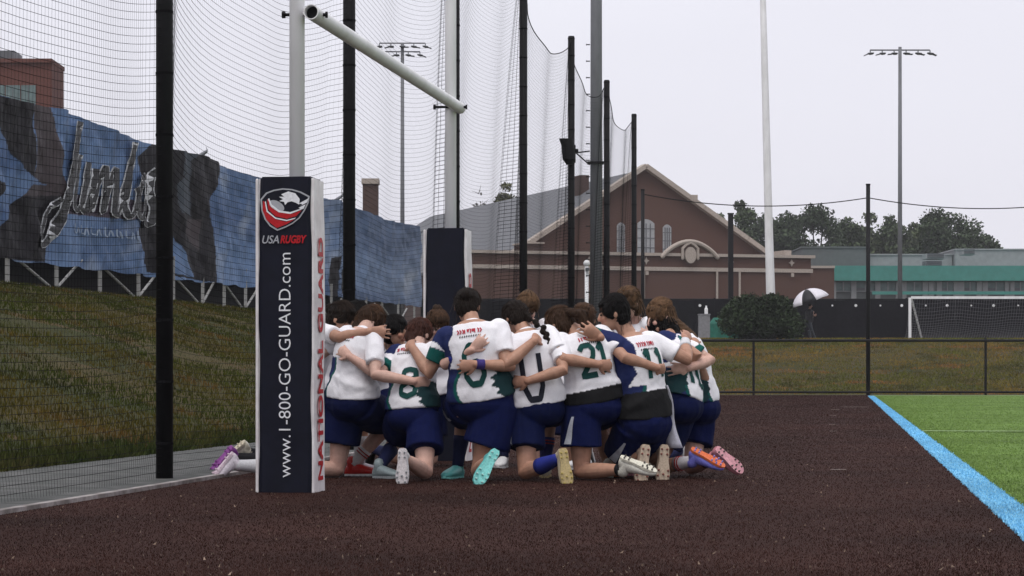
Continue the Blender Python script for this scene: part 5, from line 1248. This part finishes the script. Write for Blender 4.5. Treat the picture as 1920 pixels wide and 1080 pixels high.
WB = (('white', (.62, .62, .62)), ('cream', (.55, .53, .46)))
G_ = 'rugby players kneeling in a huddle'
cen = W(968, 700, 17.9)
players = [
 # near side, left to right
 (Player(hip=(563, 752), neck=(612, 613), head=(640, 589), Y=17.38, skin='tan', hair='dark', hstyle='bun', face=(-12, 25), turn=-8, kneel='R', style='none', text=False, shrug=.035,
    arms={'R': dict(w=(692, 622), e=(640, 668), h=(728, 624), off=.01)}, feet={'R': dict(k=(548, 0), a=(442, 872), t=(394, 906), n=(-.75, -.25, .65), td=-.05)},
    socks={'*': ('white', (.55, .55, .57), .5)}, boots={'*': (('whitepink', (.60, .55, .60)), ('palepink', (.62, .50, .56)))}), 'kneeling player with dark hair, mostly hidden behind the near pad, arm stretched out'),
 (Player(hip=(662, 752), neck=(682, 618), head=(697, 595), Y=17.06, skin='fair', hair='brown', hstyle='low', face=(-25, 20), kneel='L', style='W', turn=38, w=1.06,
    arms={'R': dict(w=(782, 716), e=(704, 708), h=(815, 718), ey=16.74), 'L': None}, feet={'L': dict(k=(632, 0), a=(535, 876), t=(500, 905)), 'R': dict(p=(662, 0), d=.30, dir=(1, -.25, 0))},
    socks={'R': ('whitered', (.55, .53, .53), .35, (.3, .02, .02)), 'L': None}, boots={'R': (('red', (.42, .015, .012)), ('white', (.6, .6, .6))), 'L': (('white', (.6, .6, .6)), ('white', (.6, .6, .6)))}), 'kneeling player with light brown hair right beside the near pad, one red boot'),
 (Player(hip=(775, 775), neck=(782, 648), head=(785, 619), Y=16.84, skin='fair', hair='auburn', hstyle='low', face=(0, 30), kneel='R', style='L', num='8', nx=.035, nh=(.20, .34), sz=.97, turn=62,
    arms={'L': dict(w=(655, 668), e=(700, 700), h=(632, 650)), 'R': dict(w=(896, 650), e=(842, 694), h=(926, 612), off=.012, ey=16.50)}, feet={'R': dict(k=(797, 0), a=(757, 858), t=(756, 910), n=(-.1, -1, .12)), 'L': dict(p=(712, 0), d=.12, dir=(.8, -.7, 0))},
    socks={'L': ('navy', (.012, .016, .06), .55), 'R': None}, bands={'R': (.30, .62, 'blueband', (.02, .03, .25))}, boots={'R': (('white', (.6, .6, .6)), ('palewhite', (.66, .62, .62)), ('grey', (.3, .3, .3))), 'L': (('grey', (.22, .27, .28)), ('grey', (.25, .27, .28)))}), 'kneeling player with auburn hair and white boot sole, blue band on the forearm'),
 (Player(hip=(905, 752), neck=(885, 604), head=(876, 566), Y=16.62, skin='tan', hair='dark', hstyle='bun', face=(5, 28), kneel='R', style='L', num='6', w=1.15, sz=1.05, shrug=.008,
    arms={'L': dict(w=(772, 650), e=(815, 706), h=(742, 630), off=.012, pull=.12), 'R': dict(w=(1003, 638), e=(988, 668), h=(1006, 604), off=.015, pull=.0)}, feet={'R': dict(k=(898, 0), a=(918, 862), t=(888, 912), n=(.25, -1, .25)), 'L': dict(p=(858, 0), d=.42, dir=(-.35, -.8, 0))},
    socks={'*': None, 'L': ('navy', (.010, .014, .035), .5)}, boots={'*': (('teal', (.10, .42, .40)), ('teal', (.22, .62, .58)), ('paleteal', (.4, .66, .62)))}), 'broad kneeling player with dark bun and turquoise boots in the middle'),
 (Player(hip=(1010, 762), neck=(986, 620), head=(968, 588), Y=16.68, skin='tan', hair='dark', hstyle='braid', face=(22, 35), kneel='L', style='none', num='U', ndark=True, w=.97, nh=(.14, .50), nx=-.04, text=False,
    arms={'L': dict(w=(893, 683), e=(958, 686), h=(862, 690), off=.01, ey=16.47), 'R': dict(w=(1122, 683), e=(1078, 690), h=(1146, 686), off=.012)}, feet={'L': dict(k=(986, 0), a=(1052, 858), t=(1060, 906), n=(.25, -1, .1)), 'R': dict(p=(1022, 0), d=.4)},
    socks={'L': ('blue', (.02, .03, .22), .6), 'R': ('navywhite', (.02, .02, .1), .5, (.5, .5, .5))}, bands={'L': (.78, 1.0, 'purpleband', (.045, .03, .16))}, boots={'*': (('tan', (.42, .36, .26)), ('gum', (.50, .40, .20)), ('yellow', (.42, .34, .10)))}), 'kneeling player with a dark red braid and blue sock, tan boot sole'),
 (Player(hip=(1113, 757), neck=(1085, 622), head=(1050, 600), Y=16.75, skin='tan', hair='brown', hstyle='tail', face=(20, 38), kneel='L', style='none', num='21', w=1.08, nh=(.38, .36), undershirt=.20,
    arms={'L': dict(w=(990, 714), e=(1056, 694), h=(964, 714), off=.012, ey=16.47), 'R': dict(w=(1232, 690), e=(1176, 690), h=(1252, 698))}, feet={'L': dict(k=(1090, 0), a=(1172, 880), t=(1234, 905), n=(.30, -.45, .95)), 'R': None or dict(p=(1140, 0), d=.4)},
    socks={'L': ('black', (.01, .01, .012), .16), 'R': None}, boots={'*': (('chalk', (.58, .57, .50)), ('chalk', (.62, .60, .50)), ('darkstud', (.12, .11, .1)))}), 'kneeling player numbered 21 with a white boot pointing right and black sock'),
 (Player(hip=(1205, 790), neck=(1180, 622), head=(1149, 578), Y=16.86, skin='tan', hair='black', hstyle='short', face=(52, 12), kneel='both', style='L', num='11', w=.98, sz=1.08, undershirt=.38, nx=.03, nh=(.46, .30),
    arms={'L': dict(w=(1125, 632), e=(1178, 690), h=(1088, 612), off=.014, pull=.1), 'R': dict(w=(1283, 634), e=(1262, 652), h=(1300, 628), off=.01)}, feet={'L': dict(k=(1160, 0), a=(1205, 852), t=(1200, 892), n=(.15, -1, .1)), 'R': dict(k=(1200, 0), a=(1242, 852), t=(1240, 896), n=(.1, -1, .1))},
    socks={'*': None}, bands={'R': (.55, .85, 'whiteband', (.6, .6, .62))}, boots={'*': (('brownwhite', (.30, .22, .17)), ('tanwhite', (.46, .37, .28)), ('brick', (.2, .06, .05)))}), 'player numbered 11 with short black hair in profile and black cloth round the waist'),
 (Player(hip=(1272, 758), neck=(1262, 634), head=(1240, 606), Y=17.15, skin='tan', hair='black', hstyle='low', face=(0, 30), kneel='R', style='B', num='10', w=.92, text=False,
    arms={'L': dict(w=(1262, 706), e=(1296, 702), h=(1246, 702), off=.03), 'R': dict(w=(1296, 655), e=(1310, 680), h=(1310, 642), off=.02)}, feet={'R': dict(k=(1225, 0), a=(1302, 864), t=(1358, 890), n=(.35, -.5, .8)), 'L': None or {}},
    socks={'*': ('whiteblack', (.50, .48, .50), .42, (.02, .02, .02))}, boots={'*': (('purple', (.16, .16, .52)), ('orange', (.60, .14, .05)), ('violet', (.25, .25, .6)))}), 'player at the right with black hair, striped white sock and violet orange boot'),
 (Player(hip=(1305, 760), neck=(1274, 628), head=(1230, 578), Y=17.42, skin='fair', hair='light', hstyle='long', face=(45, 18), kneel='R', style='B', text=False, w=.98,
    arms={'L': dict(w=(1290, 690), e=(1318, 690), h=(1262, 690), off=.01), 'R': dict(w3=(1.02, 18.05, 1.02), e=(1300, 640))}, feet={'R': dict(k=(1296, 0), a=(1342, 856), t=(1398, 884), n=(.55, -.85, .35))},
    socks={'*': ('darknavy', (.01, .012, .03), .4)}, boots={'*': (('pink', (.55, .22, .26)), ('pink', (.66, .33, .37)), ('darkstud', (.05, .03, .04)))}), 'rightmost kneeling player with light hair and a pink studded boot sole'),
]
far = [
 (Player(hip=(590, 752), neck=(628, 618), head=(668, 586), Y=18.35, skin='brown', hair='black', hstyle='low', near=False, text=False, style='none', face=(0, 25), kneel='both', turn=-25,
    feet={'L': dict(a=(462, 848), t=(428, 842), k=(555, 0), n=(-.6, -.4, .6)), 'R': dict(a=(440, 858), t=(402, 884), k=(540, 0), n=(-.6, -.5, .5))}, socks={'*': ('black', (.01, .01, .012), .5)}, boots={'L': (('cream', (.50, .47, .38)), ('cream', (.55, .5, .38))), 'R': (('purpleboot', (.16, .04, .20)), ('magenta', (.24, .06, .26)))}), 'dark haired player behind the near pad with one cream and one purple boot'),
 (Player(hip=(735, 748), neck=(738, 640), head=(741, 612), Y=19.0, skin='tan', hair='black', hstyle='bun', near=True, text=False, style='none', face=(18, 8), kneel='L', boots={'*': (('black', (.02, .02, .02)), ('white', (.6, .6, .6)))}), 'far side player facing the camera, dark haired face between two heads'),
 (Player(hip=(830, 745), neck=(824, 630), head=(818, 600), Y=19.2, skin='fair', hair='brown', hstyle='top', near=False, text=False, style='none', face=(0, 35), kneel='R', boots={'*': (('black', (.02, .02, .02)), ('white', (.6, .6, .6)))}), 'far side player with brown top knot in front of the far pad'),
 (Player(hip=(985, 735), neck=(987, 596), head=(990, 566), Y=19.3, skin='fair', hair='sandy', hstyle='bun', near=False, text=False, style='none', face=(0, 48), kneel='L', sz=1.03, boots={'*': (('white', (.5, .5, .5)), ('white', (.6, .6, .6)))}), 'far side player with sandy parted hair bowing her head'),
 (Player(hip=(1090, 742), neck=(1092, 622), head=(1096, 592), Y=19.1, skin='tan', hair='brown', hstyle='braids', near=False, text=False, style='none', face=(0, 42), kneel='R', boots={'*': (('black', (.02, .02, .02)), ('white', (.6, .6, .6)))}), 'far side player with braided brown hair bowing'),
 (Player(hip=(1192, 735), neck=(1186, 598), head=(1178, 562), Y=18.75, skin='light', hair='sandy', hstyle='curly', near=True, text=False, style='none', face=(0, 20), kneel='L', sz=1.03, boots={'*': (('white', (.5, .5, .5)), ('white', (.6, .6, .6)))}), 'far side player with curly light brown hair right of the black haired head'),
]
allp = players + far
BV = [q[0].torso_bvh() for q in allp]
for i, (s, lb) in enumerate(allp):
    make_player(s, lb, G_, BV[:i] + BV[i + 1:])
outs = flush()
byp = {}
for o in outs: byp.setdefault(o.parent.name, {})[o.name.split('.')[0]] = o
for s, lb in players:
    d_ = byp[s.t.name]
    back_print(s, d_['jersey'])
for idx, side in ((3, 'L'), (4, 'L'), (5, 'L'), (6, 'L'), (8, 'L')):
    s = players[idx][0]; side_stripe(s, byp[s.t.name]['shorts'], side)

# white cloth hanging from the waist of the player at the right
s = players[7][0]; v = []
for i in range(14):
    q = i / 13; c = ray_place(1246 + 18 * q + 3 * math.sin(q * 7), 722 + 118 * q, [], s.pel.y - .28 + .06 * q, 0)
    wd = .022 + .030 * q
    for g in (-1, -.3, .4, 1): v.append(c + Vector((g * wd, .018 * math.sin(g * 3 + q * 5), 0)))
mb = MB().add(v, [(4 * i + j, 4 * i + j + 1, 4 * i + 5 + j, 4 * i + 4 + j) for i in range(13) for j in range(3)])
o = mb.build('hanging_cloth', cloth('towel', (.50, .50, .56)), s.t, True, Matrix.Translation(-s.t.location)); md_ = o.modifiers.new('t', 'SOLIDIFY'); md_.thickness = .005
for pl in o.data.polygons: pl.use_smooth = True

# ------------------------------------------------------------------ walker with umbrella on the far bank
WY = 116.0; b = Vector(((1517 - 960) * WY / FPX, WY, GZ))
t = empty('person', b, 0, 'person in dark clothes walking right under an umbrella', 'person')
bd = MB(); o_ = b
bd.tube([(0, 0, .92), (.02, 0, 1.15), (.03, 0, 1.38), (.03, 0, 1.48)], [.19, .19, .22, .08], n=12); bd.tube([(.03, 0, 1.45), (.05, 0, 1.58)], [.055, .055], n=10); bd.ball((.06, 0, 1.64), (.085, .075, .11))
bd.tube([(.15, 0, 1.63), (.165, 0, 1.61)], [.012, .014], n=6)
bd.tube([(-.02, -.09, .90), (.10, -.09, .50), (.0, -.09, .46), (.06, -.09, .08)], [.12, .09, .08, .06], n=10); bd.tube([(-.02, .09, .90), (.12, .09, .50), (.30, .09, .10)], [.12, .085, .06], n=10)
bd.tube([(.06, -.09, .06), (.22, -.09, .04)], [.05, .04], n=8); bd.tube([(.30, .09, .07), (.46, .09, .05)], [.05, .04], n=8)
bd.tube([(.03, -.19, 1.40), (.0, -.22, 1.15), (.22, -.16, 1.18)], [.06, .05, .035], n=10); hand(bd, Vector((.22, -.16, 1.18)), Vector((1, .2, .3)), Vector((0, 1, 0)), 1, 1.6)
bd.tube([(.03, .19, 1.40), (.06, .22, 1.14), (.26, .12, 1.22)], [.06, .05, .035], n=10); hand(bd, Vector((.26, .12, 1.22)), Vector((1, -.2, .3)), Vector((0, -1, 0)), -1, 1.6)
def pw(me):
    co = co_of(me); c = np.tile(np.array([.012, .012, .015]), (len(co), 1)); c[co[:, 2] < .86] = np.array([.030, .036, .045]); c[(co[:, 2] > 1.5)] = np.array([.35, .2, .15]); c[(co[:, 0] > .19) & (co[:, 2] > 1.05) & (co[:, 2] < 1.4)] = np.array([.38, .22, .17]); c[co[:, 2] < .1] = np.array([.3, .3, .3])
    set_col(me, c); me.transform(Matrix.Translation(b))
remesh_later(bd, 'body', M_skin, t, .014, 2, pw)
flush()
MB().ball((.035, 0, 1.68), (.095, .09, .09)).build('hair', hair_mat('black'), t, True)
UW, UB = cloth('umbrella_white', (.62, .60, .64), .5), cloth('umbrella_black', (.012, .012, .014), .5)
um = empty('umbrella', b + Vector((.26, .0, 1.2)), 0, 'black and white panelled umbrella held by the walker', 'umbrella')
tilt = Matrix.Rotation(R(-20), 4, 'Y'); hub = Vector((-.40, 0, 1.22)); 
def cp_(a, q):
    rr = .92 * math.sin(q * 1.12) / math.sin(1.12); return hub + tilt.to_3x3() @ Vector((rr * math.cos(a), rr * math.sin(a), -.62 * (1 - math.cos(q * 1.12)) / (1 - math.cos(1.12))))
cols = [UW, UB, UB, UW, UW, UB, UW, UW]
for i in range(8):
    a0, a1 = i * math.pi / 4 + .2, (i + 1) * math.pi / 4 + .2; mb = MB(); v = []
    for j in range(7):
        for g in range(5):
            a = a0 + (a1 - a0) * g / 4; q = j / 6; pnt = cp_(a, q); sagk = .05 * math.sin(math.pi * g / 4) * q; v.append(pnt + Vector((0, 0, sagk * .5)))
    mb.add(v, [(5 * j + g, 5 * j + g + 1, 5 * j + 6 + g, 5 * j + 5 + g) for j in range(6) for g in range(4)])
    o = mb.build('canopy_panel', cols[i], um, True); so_ = o.modifiers.new('t', 'SOLIDIFY'); so_.thickness = .006
    MB().tube([cp_(a0, j / 5) - Vector((0, 0, .012)) for j in range(6)], .006, n=5).build('rib', M_black, um)
MB().tube([(0, 0, -.08), tuple(hub), tuple(hub + tilt.to_3x3() @ Vector((0, 0, .08)))], .011, n=8).build('shaft', M_black, um)

# ------------------------------------------------------------------ damp air between here and the far trees
hzm = bpy.data.materials.new('haze_air'); hzm.use_nodes = True; tt = hzm.node_tree; tt.nodes.clear()
oo = tt.nodes.new('ShaderNodeOutputMaterial'); pv = tt.nodes.new('ShaderNodeVolumePrincipled'); pv.inputs['Color'].default_value = (.92, .92, .96, 1); pv.inputs['Density'].default_value = .00032; pv.inputs['Anisotropy'].default_value = .2
tt.links.new(pv.outputs['Volume'], oo.inputs['Volume'])
o = MB().bb(-500, 520, -70, 530, -1.2, 36).build('haze', hzm); tag(o, 'thin damp haze filling the air', 'haze', kind='stuff')
